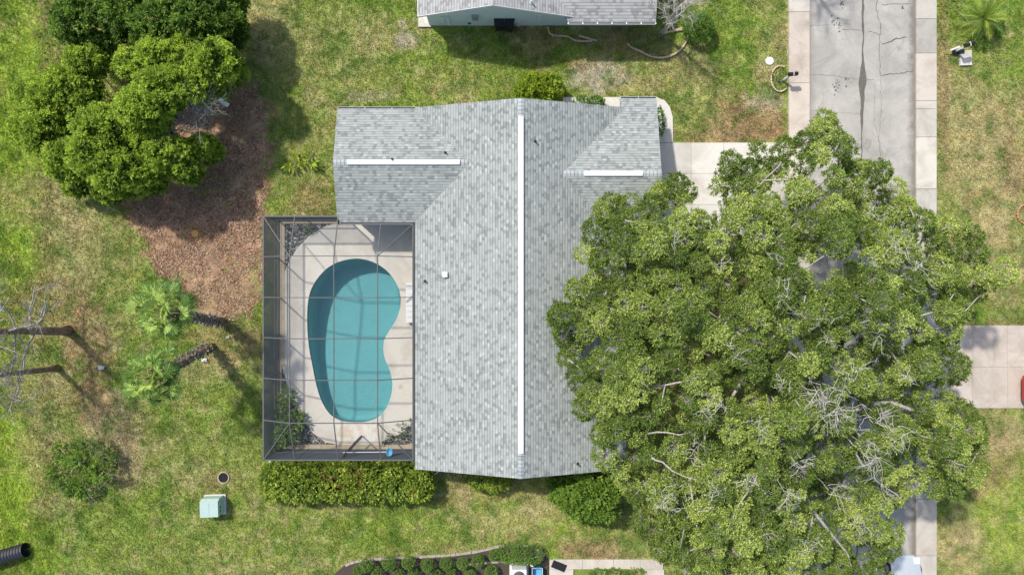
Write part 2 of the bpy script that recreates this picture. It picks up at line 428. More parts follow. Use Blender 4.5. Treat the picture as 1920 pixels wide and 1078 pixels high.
def lobed(name, lobes, m, parent, dens=55, k=8, L=.11, Wd=.05, low=-.25, rough=.14, seed=1, gap=None, tone=(.15, .75), fill=True, spread=.9, mottle=1.0, square=False, gapamt=0.0, puff=0.0):
    """foliage over a set of ellipsoid lobes (cx,cy,cz,rx,ry,rz)"""
    lobes = [tuple(map(float, q)) for q in lobes]; VV = []; vv = []
    for li, (cx, cy, cz, rx, ry, rz) in enumerate(lobes):
        area = 2 * math.pi * ((rx * ry) ** 1.6 / 2 + (rx * rz) ** 1.6 / 4 + (ry * rz) ** 1.6 / 4) ** (1 / 1.6)
        for layer in ((0, 1.0), (1, .78)) if fill else ((0, 1.0),):
            n = int(area * dens * (1 if layer[0] == 0 else (.8 if puff else .45)))
            u = unit(rng.normal(size=(n, 3))); u = u[u[:, 2] > low]
            if square:
                p = 3.2; u = u / (np.abs(u) ** p).sum(1, keepdims=True) ** (1 / p)
            q = u * np.array([rx, ry, rz]); c0 = np.array([cx, cy, cz])
            if puff and layer[0] == 0:
                npf = max(8, int(area / (puff * puff * 2.0))); pu = unit(rng.normal(size=(npf * 2, 3))); pu = pu[pu[:, 2] > low][:npf]; npf = len(pu)
                pc_ = c0 + pu * np.array([rx, ry, rz]) * (1 - .6 * puff / max(rx, ry) + rough * rng.normal(size=(npf, 1)) * .5)
                pr = puff * rng.uniform(.65, 1.25, npf); pi_ = rng.integers(0, npf, len(u)); v_ = unit(unit(rng.normal(size=(len(u), 3))) + pu[pi_] * .8 + np.array([0, 0, .25]))
                P = pc_[pi_] + v_ * pr[pi_, None] * rng.uniform(.75, 1.05, (len(u), 1)); u = v_
            else:
                bump_ = 1 + rough * 2 * (fbm(q + c0, .75, seed + li, 3) - .5) + .04 * rng.normal(size=len(u))
                P = c0 + q * (layer[1] * bump_)[:, None]
            keep = P[:, 2] > .03
            for lj, (ax, ay, az_, bx, by, bz) in enumerate(lobes):
                if lj == li: continue
                e = (((P - np.array([ax, ay, az_])) / np.array([bx, by, bz])) ** 2).sum(1)
                keep &= e > .62
            if gapamt and layer[0] == 0:
                keep &= fbm(P, .55, seed + 77, 2) > gapamt
            if gap is not None: keep &= ~gap(P)
            P = P[keep]; D = unit(u[keep] / (np.array([rx, ry, rz]) if not (puff and layer[0] == 0) else 1.0))
            kk = k if layer[0] == 0 else max(3, k // 2); g = 1 if layer[0] == 0 else (2.3 if puff else 1.7)
            V, idx = leaves(P, D, kk, L * g, Wd * g * (1 if layer[0] == 0 else 1.5), spread, .35, min(.05, L * .3))
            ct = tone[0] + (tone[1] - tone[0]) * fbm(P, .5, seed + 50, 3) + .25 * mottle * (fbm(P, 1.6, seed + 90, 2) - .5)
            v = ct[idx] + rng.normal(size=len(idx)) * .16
            if layer[0]: v = v - (.3 if puff else .12)  # inner leaves coloured darker, imitating shade in the crevices
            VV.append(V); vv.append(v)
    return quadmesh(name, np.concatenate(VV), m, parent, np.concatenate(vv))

def twig_tangle(mb, c, r, n, rad=.012, flat=.5, dirs=None, L=1.0):
    """crooked bare twigs round a centre"""
    c = np.array(c, float)
    for _ in range(n):
        p = c + rng.normal(size=3) * r * np.array([.5, .5, .3]) * .6
        d = unit(rng.normal(size=3) * np.array([1, 1, flat]) + (dirs if dirs is not None else 0)); pts = [p]
        for k in range(5):
            d = unit(d + rng.normal(size=3) * .38); p = p + d * L * r * .22; pts.append(p)
            if k in (1, 2, 3) and random.random() < .55:
                e = unit(d + rng.normal(size=3) * .8); mb.tube([p, p + e * r * .16 * L, p + unit(e + rng.normal(size=3) * .4) * r * .32 * L], [rad * .6, rad * .5, rad * .25], 3, False)
        mb.tube(pts, list(np.linspace(rad, rad * .35, 6)), 4, False)

def poly_world(pts, h=0.0): return [tuple(W(a, b, h)) for a, b in pts]
def smooth_poly(pts, it=2):
    p = np.array(pts, float)
    for _ in range(it):
        q = np.roll(p, -1, 0); p = np.stack([p * .75 + q * .25, p * .25 + q * .75], 1).reshape(-1, p.shape[1])
    return p
def sheet(name, outer, holes, z, m, thick=.06, parent=None, kind='structure'):
    """flat slab with holes, outlines in world xy"""
    loops = [[Vector((x, y, 0)) for x, y in L_] for L_ in [outer] + holes]
    flat = [v for L_ in loops for v in L_]; tris = tessellate_polygon(loops); mb = MB()
    for t in tris:
        P = [flat[i] for i in t]
        if (P[1] - P[0]).cross(P[2] - P[0]).z < 0: P = P[::-1]
        mb.face([(p.x, p.y, z) for p in P])
    for L_ in loops:
        for i in range(len(L_)):
            a, b = L_[i], L_[(i + 1) % len(L_)]; mb.face([(a.x, a.y, z), (a.x, a.y, z - thick), (b.x, b.y, z - thick), (b.x, b.y, z)])
    o = mb.build(name, m, parent)
    if kind: o['kind'] = kind
    return o

# ------------------------------------------------------------------ GROUND
xs = np.r_[-900, -400, -200, -110, -70, -50, -40, np.arange(-34, 34.01, .11), 40, 50, 70, 110, 200, 400, 900]
ys = np.r_[-900, -400, -200, -110, -70, -45, -30, np.arange(-20, 20.01, .11), 30, 45, 70, 110, 200, 400, 900]
GX, GY = np.meshgrid(xs, ys); P2 = np.c_[GX.ravel(), GY.ravel()]

def px_of(P): return 960 + P[:, 0] * 32, 539 - P[:, 1] * 32
LUSH = np.array([.235, .32, .06]); LIME = np.array([.36, .48, .07]); OLIVE = np.array([.325, .345, .115]); TAN = np.array([.50, .41, .23])
LITTER = np.array([.43, .28, .18]); SAND = np.array([.52, .46, .38]); DARK = np.array([.10, .20, .03]); BRN = np.array([.38, .26, .15])
blobs = [  # px, py, rx, ry, colour, strength
    (25, 150, 60, 300, LIME, .9), (10, 560, 45, 300, LIME, .5), (10, 900, 60, 160, LIME, .95), (40, 1040, 70, 70, LIME, .6),
    (95, 380, 110, 60, TAN, .55), (60, 460, 60, 70, LIME, .35), (150, 470, 80, 90, TAN, .45), (90, 570, 100, 60, BRN, .45),
    (230, 470, 50, 110, OLIVE, .6), (170, 660, 45, 90, BRN, .7), (215, 790, 55, 60, TAN, .9), (150, 745, 60, 40, BRN, .5), (238, 880, 28, 60, TAN, .9), (60, 740, 70, 60, TAN, .5), (75, 850, 60, 60, TAN, .5), (105, 950, 50, 25, TAN, .6),
    (320, 760, 90, 60, LUSH, .5), (400, 860, 120, 60, OLIVE, .4), (365, 900, 60, 40, TAN, .35), (430, 700, 50, 90, LUSH, .4), (420, 905, 40, 35, BRN, .4),
    (345, 720, 70, 40, OLIVE, .3), (420, 640, 70, 40, BRN, .5), (380, 690, 60, 30, TAN, .35),
    (300, 1000, 260, 90, LUSH, .6), (700, 990, 220, 50, LUSH, .6), (1010, 950, 120, 50, LIME, .4), (940, 980, 90, 25, TAN, .4), (920, 915, 130, 30, BRN, .35), (640, 955, 40, 18, TAN, .4), (1110, 1030, 60, 22, BRN, .85), (1030, 945, 60, 30, TAN, .5),
    (500, 60, 60, 70, TAN, .5), (470, 180, 40, 60, LUSH, .5), (600, 60, 90, 70, OLIVE, .5), (760, 75, 26, 20, SAND, .8), (755, 45, 12, 10, SAND, .8), (700, 70, 50, 50, TAN, .3), (690, 180, 50, 12, SAND, .35), (640, 140, 120, 40, OLIVE, .5),
    (560, 250, 60, 80, OLIVE, .5), (590, 380, 50, 40, BRN, .5), (500, 360, 40, 60, LUSH, .5), (830, 120, 130, 50, LUSH, .45), (860, 150, 80, 30, OLIVE, .4),
    (1120, 140, 60, 32, SAND, .75), (1090, 120, 30, 14, BRN, .5), (1010, 70, 50, 50, BRN, .5), (1180, 75, 60, 30, BRN, .5), (1200, 160, 70, 20, TAN, .4), (1290, 130, 60, 40, TAN, .4), (1310, 210, 90, 60, OLIVE, .6), (1400, 225, 80, 45, BRN, .85), (1350, 255, 100, 20, BRN, .7), (1440, 160, 30, 60, TAN, .5), (1400, 40, 60, 60, LUSH, .5), (1430, 190, 40, 20, SAND, .4),
    (1840, 300, 90, 200, TAN, .62), (1860, 120, 70, 60, LUSH, .5), (1900, 300, 30, 60, BRN, .4), (1880, 500, 60, 100, TAN, .5), (1880, 620, 60, 30, BRN, .3), (1840, 870, 60, 70, BRN, .5), (1890, 980, 60, 70, LIME, .45), (1800, 1010, 40, 50, TAN, .6), (1870, 810, 60, 40, TAN, .7), (1770, 150, 10, 200, BRN, .5),
    (1340, 640, 160, 200, LITTER, .6), (1300, 900, 150, 90, OLIVE, .4),
]
litter = [(440, 250, 62, 95, .95), (395, 330, 95, 60, .85), (355, 400, 105, 60, 1.0), (385, 470, 100, 60, 1.0), (410, 545, 65, 55, .85), (455, 420, 38, 110, .9), (330, 270, 130, 110, .95), (480, 500, 20, 60, .4)]
def ground_colour(P):
    px, py = px_of(P); P = np.asarray(P)
    n1 = fbm(P, 3.2, 1, 5); n2 = fbm(P, .9, 9, 4); n3 = fbm(P, 7.5, 33, 3); wob = fbm(P, 1.3, 71, 4) - .5; wob2 = fbm(P, .35, 91, 3) - .5
    c = LUSH[None] * np.ones((len(P), 1))
    t = smooth(.40, .66, .6 * n1 + .4 * n3)[:, None]; c = c * (1 - t) + OLIVE * t
    t = (smooth(.50, .68, n2 * .55 + n1 * .25 + wob2 * .5 + .1) * .5)[:, None]; c = c * (1 - t) + TAN * t
    t = (smooth(.60, .74, fbm(P, 1.7, 205, 4)) * .55)[:, None]; c = c * (1 - t) + DARK * t
    for bx, by, rx, ry, col, s_ in blobs:
        d = ((px - bx) / rx) ** 2 + ((py - by) / ry) ** 2
        m_ = (smooth(1.5, .25, d + 1.9 * wob + 1.6 * wob2) * s_)[:, None]; c = c * (1 - m_) + col * m_
    ms = np.zeros(len(P))
    for bx, by, rx, ry, s_ in litter:
        d = ((px - bx) / rx) ** 2 + ((py - by) / ry) ** 2
        ms = np.maximum(ms, smooth(1.35, .75, d + 1.8 * wob + 2.2 * wob2) * s_)
    g = (fbm(P, 1.0, 301, 3) > .6) * .0
    ms = (ms * (1 - g))[:, None]; lt = LITTER * (.55 + .9 * fbm(P, .5, 951, 4)[:, None]); c = c * (1 - ms) + lt * ms
    t = smooth(.56, .7, fbm(P, .28, 401, 2))[:, None] * .22; c = c * (1 - t) + c * np.array([1.5, 1.1, .9]) * t
    t = (smooth(.58, .74, fbm(P, .55, 611, 3)) * .25)[:, None] * (1 - ms); c = c * (1 - t) + TAN * t
    t = (smooth(.56, .72, fbm(P, .7, 733, 3)) * .55)[:, None] * (1 - ms); c = c * (1 - t) + DARK * t
    return c * (.66 + .68 * fbm(P, .4, 500, 3)[:, None])
gc = ground_colour(P2)
nx, ny = len(xs), len(ys)
# a shallow swale at the left edge, gentle unevenness elsewhere
gz = .05 * (fbm(P2, 2.5, 600, 3) - .5) - .05
gz -= .35 * smooth(-27.5, -29.5, P2[:, 0]) * (P2[:, 0] > -60)
V = np.c_[P2, gz]
ii, jj = np.meshgrid(np.arange(nx - 1), np.arange(ny - 1)); a = (jj * nx + ii).ravel()
cx_ = (xs[:-1] + xs[1:]) / 2; cy_ = (ys[:-1] + ys[1:]) / 2; CX, CY = np.meshgrid(cx_, cy_)
hole = ((CX > -13.3) & (CX < -5.7) & (CY < 3.2) & (CY > -9.0)).ravel()
a = a[~hole]; Q = np.stack([a, a + 1, a + nx + 1, a + nx], 1)
me = bpy.data.meshes.new("ground"); me.vertices.add(len(V)); me.vertices.foreach_set("co", V.astype('f').ravel())
me.loops.add(Q.size); me.loops.foreach_set("vertex_index", Q.astype('i').ravel())
me.polygons.add(len(Q)); me.polygons.foreach_set("loop_start", np.arange(0, Q.size, 4, dtype='i'))
at = me.attributes.new("gcol", 'FLOAT_COLOR', 'POINT'); at.data.foreach_set("color", np.c_[gc, np.ones(len(gc))].astype('f').ravel())
me.polygons.foreach_set("use_smooth", np.ones(len(Q), bool))
me.materials.append(M['ground']); me.update(calc_edges=True); me.validate()
tag(link("ground", me), kind='structure')

# ------------------------------------------------------------------ ROAD, SIDEWALKS, DRIVES
RX0, RX1 = 17.42, 23.62
mb = MB(); mb.box(RX0, RX1, -160, 160, -.3, .012); road = mb.build('road', M['road']); road['kind'] = 'structure'
def strip_line(pts, z, m, name, parent):
    """pts: (px,py,width_m)"""
    b = MB(); q = []
    for px, py, wd in pts:
        p = W(px, py); q.append((p[0], p[1], wd))
    for (x0, y0, w0), (x1, y1, w1) in zip(q, q[1:]):
        d = unit(np.array([x1 - x0, y1 - y0])); n_ = np.array([-d[1], d[0]])
        b.face([(x0 + n_[0] * w0 / 2, y0 + n_[1] * w0 / 2, z), (x0 - n_[0] * w0 / 2, y0 - n_[1] * w0 / 2, z), (x1 - n_[0] * w1 / 2, y1 - n_[1] * w1 / 2, z), (x1 + n_[0] * w1 / 2, y1 + n_[1] * w1 / 2, z)])
    return b.build(name, m, parent)
pts = []
for py in range(-40, 1160, 9):
    wd = .05 + .05 * random.random()
    if 100 < py < 235: wd = .12 + .30 * max(0, 1 - abs(py - 147) / 32) + .12 * (py > 150) * (1 - (py - 150) / 85) + .05 * random.random()
    elif py < 60: wd = .10 + .05 * random.random()
    pts.append((1618 - max(0, py - 60) * .012 + random.uniform(-1, 1), py, wd))
strip_line(pts, .018, M['crackfill'], 'centre_joint', road)
def crack(path, wd=.025):
    q = []
    for (x0, y0), (x1, y1) in zip(path, path[1:]):
        n_ = max(2, int(math.hypot(x1 - x0, y1 - y0) / 4))
        for k in range(n_): t = k / n_; q.append((x0 + (x1 - x0) * t + random.uniform(-1.3, 1.3), y0 + (y1 - y0) * t + random.uniform(-1.3, 1.3), wd * random.uniform(.5, 1.4)))
    q.append((*path[-1], wd * .5)); strip_line(q, .019, M['crackfill'], 'crack', road)
crack([(1645, -20), (1643, 20), (1651, 50), (1648, 100), (1651, 140)], .03)
crack([(1651, 140), (1652, 200), (1648, 260), (1655, 330)], .018)
crack([(1630, 60), (1650, 66)], .03); crack([(1652, 10), (1708, 8)], .03); crack([(1650, 142), (1690, 138), (1712, 134)], .04)
crack([(1517, 140), (1560, 142), (1600, 148), (1640, 150)], .015); crack([(1654, 84), (1668, 80), (1680, 73), (1700, 71)], .06); crack([(1580, 55), (1618, 58)], .02)
crack([(1640, 150), (1640, 230), (1660, 320)], .012); crack([(1517, 208), (1612, 214)], .012); crack([(1518, 50), (1590, 45)], .01)
b = MB()                                                              # clusters of small irregular dark spots on the road
for cx, cy, n_, sp in ((1573, 45, 22, 16), (1567, 165, 14, 10), (1588, 150, 6, 12), (1692, 15, 6, 3), (1579, 8, 12, 5)):
    for _ in range(n_):
        p = W(cx + rng.normal() * sp * .45, cy + rng.normal() * sp * .7); r = random.uniform(.02, .07)
        k_ = 7; aa = [random.uniform(.7, 1.2) * r for _ in range(k_)]
        b.face([(p[0] + aa[q] * math.cos(6.283 * q / k_), p[1] + aa[q] * math.sin(6.283 * q / k_), .0165 + random.uniform(0, .001)) for q in range(k_)])
b.build('dark_spot', M['crackfill'], road)

def slabs(name, x0, x1, breaks, m, z=.09, tones=None, tint=(1, .98, .95)):
    b = MB(); tn = []
    for k, (a_, c_) in enumerate(zip(breaks, breaks[1:])):
        y1 = W(0, a_)[1]; y0 = W(0, c_)[1]; b.box(x0, x1, y0 + .012, y1 - .012, -.3, z - .002 * (k % 2))
        t = tones[k % len(tones)] if tones else random.uniform(.86, 1.05); t = t if isinstance(t, tuple) else (t, t * .985, t * .96)
        tn += [t] * 6
    b.box(x0 + .01, x1 - .01, W(0, breaks[-1])[1], W(0, breaks[0])[1], -.3, z - .02); tn += [(.35, .32, .28)] * 6
    o = b.build(name, m, tones=tn); o['kind'] = 'structure'; return o
slabs('sidewalk', 16.20, 17.40, [-1400, -500, -110, 24, 157, 285, 420, 560, 700, 840, 980, 1120, 1700, 2500], M['sidewalk'], .10,
      [(1, .98, .96), (1, .98, .96), (.95, .93, .9), (.90, .83, .77), (.96, .90, .84), (1.05, 1.0, .95), (.92, .9, .87), (.88, .87, .84)])
slabs('sidewalk', 23.64, 24.82, [-1400, -500, -100, 37, 101, 190, 205, 258, 355, 450, 540, 640, 760, 850, 935, 1040, 1150, 1700, 2500], M['sidewalk'], .10,
      [(1, .98, .95), (.8, .8, .79), (.82, .81, .79), (.68, .685, .675), (.92, .88, .83), (.9, .9, .87), (.88, .88, .85), (1., 1.0, .96), (.84, .85, .84), (.9, .9, .88)])

def panel_drive(name, px0, px1, py0, py1, nx_, ny_, z, m, tn0=(1, 1, 1), jit=.08):
    b = MB(); tn = []; X = np.linspace(W(px0, 0)[0], W(px1, 0)[0], nx_ + 1); Y = np.linspace(W(0, py1)[1], W(0, py0)[1], ny_ + 1)
    for i in range(nx_):
        for j in range(ny_):
            b.box(X[i] + .008, X[i + 1] - .008, Y[j] + .008, Y[j + 1] - .008, -.2, z - .001 * ((i + j) % 2)); t = random.uniform(1 - jit, 1 + jit * .5)
            tn += [tuple(t * q for q in tn0)] * 6
    b.box(X[0] + .01, X[-1] - .01, Y[0] + .01, Y[-1] - .01, -.2, z - .02); tn += [(.4, .37, .32)] * 6
    o = b.build(name, m, tones=tn); o['kind'] = 'structure'; return o
panel_drive('driveway', 1235, 1477, 268, 442, 4, 3, .05, M['drive'])
panel_drive('driveway', 1755, 1955, 610, 765, 3, 2, .05, M['sidewalk'], (.92, .85, .80), .1)
# walkway round the north-east corner of the house
outer = [(1055, 183), (1230, 183), (1246, 189), (1256, 202), (1261, 220), (1262, 267.4), (1236, 267.4), (1230, 230), (1226, 206), (1218, 200), (1055, 203)]
sheet('walkway', [tuple(W(x, y)[:2]) for x, y in outer], [], .05, M['drive'])

# ------------------------------------------------------------------ MAIN HOUSE
EA = 2.6; XW, XR, XE = -5.32, .47, 6.27; HR = 4.48; YN, YS = 9.85, -9.94      # world y
house = thing('house', 'single storey house with grey shingle roof and white ridge vents beside the screened pool', 'house', (0.5, 0, 0))
HL = Vector((-.5, 0, 0))
def hpart(b, name, m, parent=None, **kw):
    o = b.build(name, m, parent or house, **kw)
    if parent is None: o.location = HL
    return o
roof_mb = MB()
def slope(poly, along, udir=1, b=None, th=.14):
    """along 'x' or 'y': direction the courses run; v is the distance up the slope"""
    b = b or roof_mb
    p = [np.array(q) for q in poly]; nrm = unit(np.cross(p[1] - p[0], p[2] - p[0])); u = np.array([1., 0, 0]) if along == 'x' else np.array([0, 1., 0])
    v = np.cross(nrm, u); v = v if v[2] > 0 else -v
    b.slab(poly, th, lambda q: (float(np.dot(q, u)), float(np.dot(q, v)) + 50))
slope([(XW, YN, EA), (XW, YS, EA), (XR, YS, HR), (XR, YN, HR)], 'y')
slope([(XR, YN, HR), (XR, YS, HR), (XE, YS, EA), (XE, YN, EA)], 'y')
# west wing (ridge east-west)
WX = -9.56; WN, WS = 9.77, 3.57; WR = 6.67; HW = 3.6; JX = XW + (HW - EA) * (XR - XW) / (HR - EA)
slope([(WX, WN, EA), (WX, WR, HW), (JX, WR, HW + .004), (XW + .0, WN, EA + .004)], 'x')
slope([(WX, WR, HW), (WX, WS, EA), (XW, WS, EA + .004), (JX, WR, HW + .004)], 'x')
# east wing over the garage
GE = 7.95; GN, GS = 10.38, 1.70; GR = 6.04; GH0, GH = 2.46, 3.76
hx = lambda h: XR + (HR - h) * (XE - XR) / (HR - EA)
JE = hx(GH); xN = hx(GH0 + (GN - YN) * (GH - GH0) / (GN - GR))
slope([(JE, GR, GH + .004), (GE, GR, GH), (GE, GN, GH0), (5.95, GN, GH0), (5.95, YN, GH0 + (GN - YN) * .2995 + .004)], 'x')
slope([(JE, GR, GH + .004), (XE + .1, GS, GH0 + .01), (GE, GS, GH0), (GE, GR, GH)], 'x')
roof = hpart(roof_mb, 'roof', M['shingle'])
def ridgecap(a_, b_, slope_, m=M['shingle_ridge'], wd=.16, name='ridge_cap', th=.02, par=None, lift=.012):
    b = MB(); a_ = np.array(a_); b_ = np.array(b_); d = unit(b_ - a_); s_ = np.array([-d[1], d[0], 0]); L_ = np.linalg.norm(b_ - a_)
    up = np.array([0, 0, 1.])
    for sg in (1, -1):
        e = s_ * sg * wd - up * wd * slope_
        q = [a_ + up * lift, b_ + up * lift, b_ + e + up * lift, a_ + e + up * lift]
        if sg == 1: q = q[::-1]
        uvs = [(0, 0), (0, L_), (.3, L_), (.3, 0)] if sg == -1 else [(.3, 0), (.3, L_), (0, L_), (0, 0)]
        i = len(b.v); b.face(q, uvs)
        lo = [p - up * th for p in q]
        for k in range(4): j = (k + 1) % 4; b.face([q[k], lo[k], lo[j], q[j]])
    return b.build(name, m, par or roof)
ridgecap((XR, YN, HR), (XR, YS, HR), .32); ridgecap((WX, WR, HW), (JX, WR, HW), .32); ridgecap((JE, GR, GH), (GE, GR, GH), .3)
def ridgevent(px0, py0, px1, py1, h, axis):
    a_ = W(px0, py0, h); b_ = W(px1, py1, h)
    if axis == 'y': a_[0] = b_[0] = XR
    b = MB(); d = unit(b_ - a_); s_ = np.array([-d[1], d[0], 0]); up = np.array([0, 0, 1.]); wd = .135; t = .055
    prof = [(-wd, -.03), (-wd, .03), (-.05, t), (.05, t), (wd, .03), (wd, -.03)]
    A = [a_ + s_ * x + up * z for x, z in prof]; B = [b_ + s_ * x + up * z for x, z in prof]
    b.face(A); b.face(B[::-1])
    for i in range(len(prof)): j = (i + 1) % len(prof); b.face([A[i], B[i], B[j], A[j]])
    o = b.build('ridge_vent', M['white_metal'], roof); return o
ridgevent(977, 219, 977, 850, HR + .02, 'y'); 
def rv2(px0, px1, h, yy):
    b = MB(); a_ = np.array([W(px0, 0, h)[0], yy, h]); b_ = np.array([W(px1, 0, h)[0], yy, h]); up = np.array([0, 0, 1.]); s_ = np.array([0, 1., 0]); wd = .13
    prof = [(-wd, -.03), (-wd, .03), (-.05, .055), (.05, .055), (wd, .03), (wd, -.03)]
    A = [a_ + s_ * x + up * z for x, z in prof]; B = [b_ + s_ * x + up * z for x, z in prof]
    b.face(A); b.face(B[::-1])
    for i in range(6): j = (i + 1) % 6; b.face([A[i], B[i], B[j], A[j]])
    b.build('ridge_vent', M['white_metal'], roof)
rv2(651, 862, HW + .02, WR); rv2(1095, 1205, GH + .02, GR)
# box vent and vent pipes on the slopes
def zroof(x, y):
    zm = HR - abs(x - XR) * (HR - EA) / 5.79
    if x < XW or (x < JX and y > WS): 
        zw = HW - abs(y - WR) * (HW - EA) / 3.1; zm = max(zm, zw)
    return zm
p = W(832, 514, 4.0); z0 = zroof(p[0], p[1])
b = MB(); b.box(p[0] - .10, p[0] + .10, p[1] - .12, p[1] + .12, z0 - .08, z0 + .16); b.box(p[0] - .13, p[0] + .13, p[1] - .15, p[1] + .15, z0 + .16, z0 + .2)
b.build('box_vent', M['white_metal'], roof, bevel=.015)
for px, py, hh in ((796, 527, 3.1), (834, 285, 3.7), (1003, 265, 4.3), (735, 299, 3.6), (1083, 870, 3.6)):
    q = W(px, py, hh); z = zroof(q[0], q[1]); b = MB(); b.lathe([(.11, -.04), (.06, .03), (.045, .05), (.045, .26), (.0, .26)], 10, (q[0], q[1], z)); b.build('vent_pipe', M['gutter_dark'] , roof)
# gutters: dark troughs seen along the north eaves, dark fascia over the pool
def gutter(x0, x1, y, z, nseg=3, par=roof, white=True):
    g = MB(); s_ = 1
    g.box(x0, x1, y, y + .012, z - .12, z); g.box(x0, x1, y + .10, y + .112, z - .12, z + .0); g.box(x0, x1, y + .012, y + .10, z - .12, z - .108)
    g.box(x0 - .012, x0, y, y + .112, z - .12, z); g.box(x1, x1 + .012, y, y + .112, z - .12, z)
    for k in range(1, nseg): xx = x0 + (x1 - x0) * k / nseg; g.box(xx - .01, xx + .01, y + .012, y + .10, z - .02, z - .005)
    o = g.build('gutter', M['white_paint'], par)
    g = MB(); g.box(x0 + .01, x1 - .01, y + .014, y + .098, z - .107, z - .09); g.build('gutter_trough', M['gutter_dark'], o)
gutter(WX + .02, -5.1, WN + .003, EA - .02, 3); gutter(5.98, GE - .02, GN + .003, GH0 - .02, 2)
b = MB(); b.box(XW - .075, XW - .003, YS + .35, WS - .08, EA - .16, EA - .012); b.box(WX + .15, XW - .08, WS - .075, WS - .003, EA - .16, EA - .012); b.build('fascia', M['gutter_dark'], roof)
# walls
b = MB(); ov = .45
def hwall(x0, x1, y0, y1, top): b.box(x0, x1, y0, y1, -.1, top)
t_ = .15
zt = lambda x: HR - abs(x - XR) * (HR - EA) / 5.79 - .16
for y0, y1 in ((YS + ov, YS + ov + t_), (YN - ov - t_, YN - ov)):
    P = [(XW + .5, -.1), (XE - .5, -.1), (XE - .5, zt(XE - .5)), (XR, zt(XR)), (XW + .5, zt(XW + .5))]
    A = [(x, y0, z) for x, z in P]; B = [(x, y1, z) for x, z in P]; b.face(A); b.face(B[::-1])
    for i in range(5): j = (i + 1) % 5; b.face([A[j], A[i], B[i], B[j]])
hwall(XW + .5, XW + .5 + t_, YS + ov + t_, WS + .5, EA - .02); hwall(XE - .5 - t_, XE - .5, YS + ov + t_, GS + .4, EA - .02)
hwall(WX + .4, WX + .4 + t_, WS + .4, WN - .4, EA + .05); hwall(WX + .4 + t_, XW + .5, WS + .4, WS + .4 + t_, EA); hwall(WX + .4 + t_, XW + .6, WN - .4 - t_, WN - .4, EA)
hwall(GE - .4 - t_, GE - .4, GS + .4, GN - .4, GH0 + .05); hwall(XE - .6, GE - .4 - t_, GS + .4, GS + .4 + t_, GH0); hwall(XE - .35, GE - .4 - t_, GN - .4 - t_, GN - .4, GH0 - .02)
for xg, dirn, yc, hw, hr, h0 in ((WX + .4, 1, WR, 2.7, HW, EA), (GE - .4, -1, GR, 3.9, GH, GH0)):   # gable triangles
    zz = h0 + .05; A = [(xg, yc - hw, zz), (xg, yc + hw, zz), (xg, yc, hr - .16)]; B = [(x + dirn * t_, y, z) for x, y, z in A]
    b.face(A); b.face(B[::-1])
    for i in range(3): j = (i + 1) % 3; b.face([A[j], A[i], B[i], B[j]])
wall = hpart(b, 'wall', M['wall'])
def window(par, x0, x1, y0, y1, z0, z1, ax):
    b = MB(); g = MB(); f = .06
    if ax == 'x':   # wall facing +-x: plane spans y
        for q in ((y0, y0 + f, z0, z1), (y1 - f, y1, z0, z1), (y0 + f, y1 - f, z0, z0 + f), (y0 + f, y1 - f, z1 - f, z1), ((y0 + y1) / 2 - .02, (y0 + y1) / 2 + .02, z0 + f, z1 - f)): b.box(x0, x1, q[0], q[1], q[2], q[3])
        g.box(x0 + .015, x1 - .015, y0 + f, y1 - f, z0 + f, z1 - f)
    else:
        for q in ((x0, x0 + f, z0, z1), (x1 - f, x1, z0, z1), (x0 + f, x1 - f, z0, z0 + f), (x0 + f, x1 - f, z1 - f, z1), ((x0 + x1) / 2 - .02, (x0 + x1) / 2 + .02, z0 + f, z1 - f)): b.box(q[0], q[1], y0, y1, q[2], q[3])
        g.box(x0 + f, x1 - f, y0 + .015, y1 - .015, z0 + f, z1 - f)
    o = b.build('window', M['white_paint'], par); g.build('pane', M['glass'], o); 
    return o
wx = WX + .4
for o_ in (window(house, wx - .05, wx + .003, 4.6, 5.9, .9, 2.1, 'x'), window(house, wx - .05, wx + .003, 7.3, 8.6, .9, 2.1, 'x'),
           window(house, -3.6, -2.2, YS + ov - .05, YS + ov + .003, .9, 2.1, 'y'), window(house, 2.5, 4.0, YS + ov - .05, YS + ov + .003, .9, 2.1, 'y'),
           window(house, XW + .45, XW + .503, -4.5, -1.8, .1, 2.15, 'x'), window(house, -8.3, -6.2, WS + .35, WS + .403, .1, 2.1, 'y'),
           window(house, 1.5, 3.2, YN - ov - .003, YN - ov + .05, .9, 2.1, 'y'), window(house, XE - .503, XE - .45, -6.5, -4.8, .9, 2.1, 'x')): o_.location = HL
b = MB(); gx = GE - .4
for k in range(4): b.box(gx - .003, gx + .04, 3.4, 8.4, .06 + k * .53, .06 + k * .53 + .515)
hpart(b, 'garage_door', M['white_paint'])
b = MB(); b.box(XE - .503, XE - .45, -.9, .1, .06, 2.1); dr = hpart(b, 'front_door', M['bronze']); b = MB(); b.tube([(XE - .45, -.05, 1.0), (XE - .38, -.05, 1.0), (XE - .38, -.16, 1.0)], .012, 6); b.build('handle', M['steel'], dr)

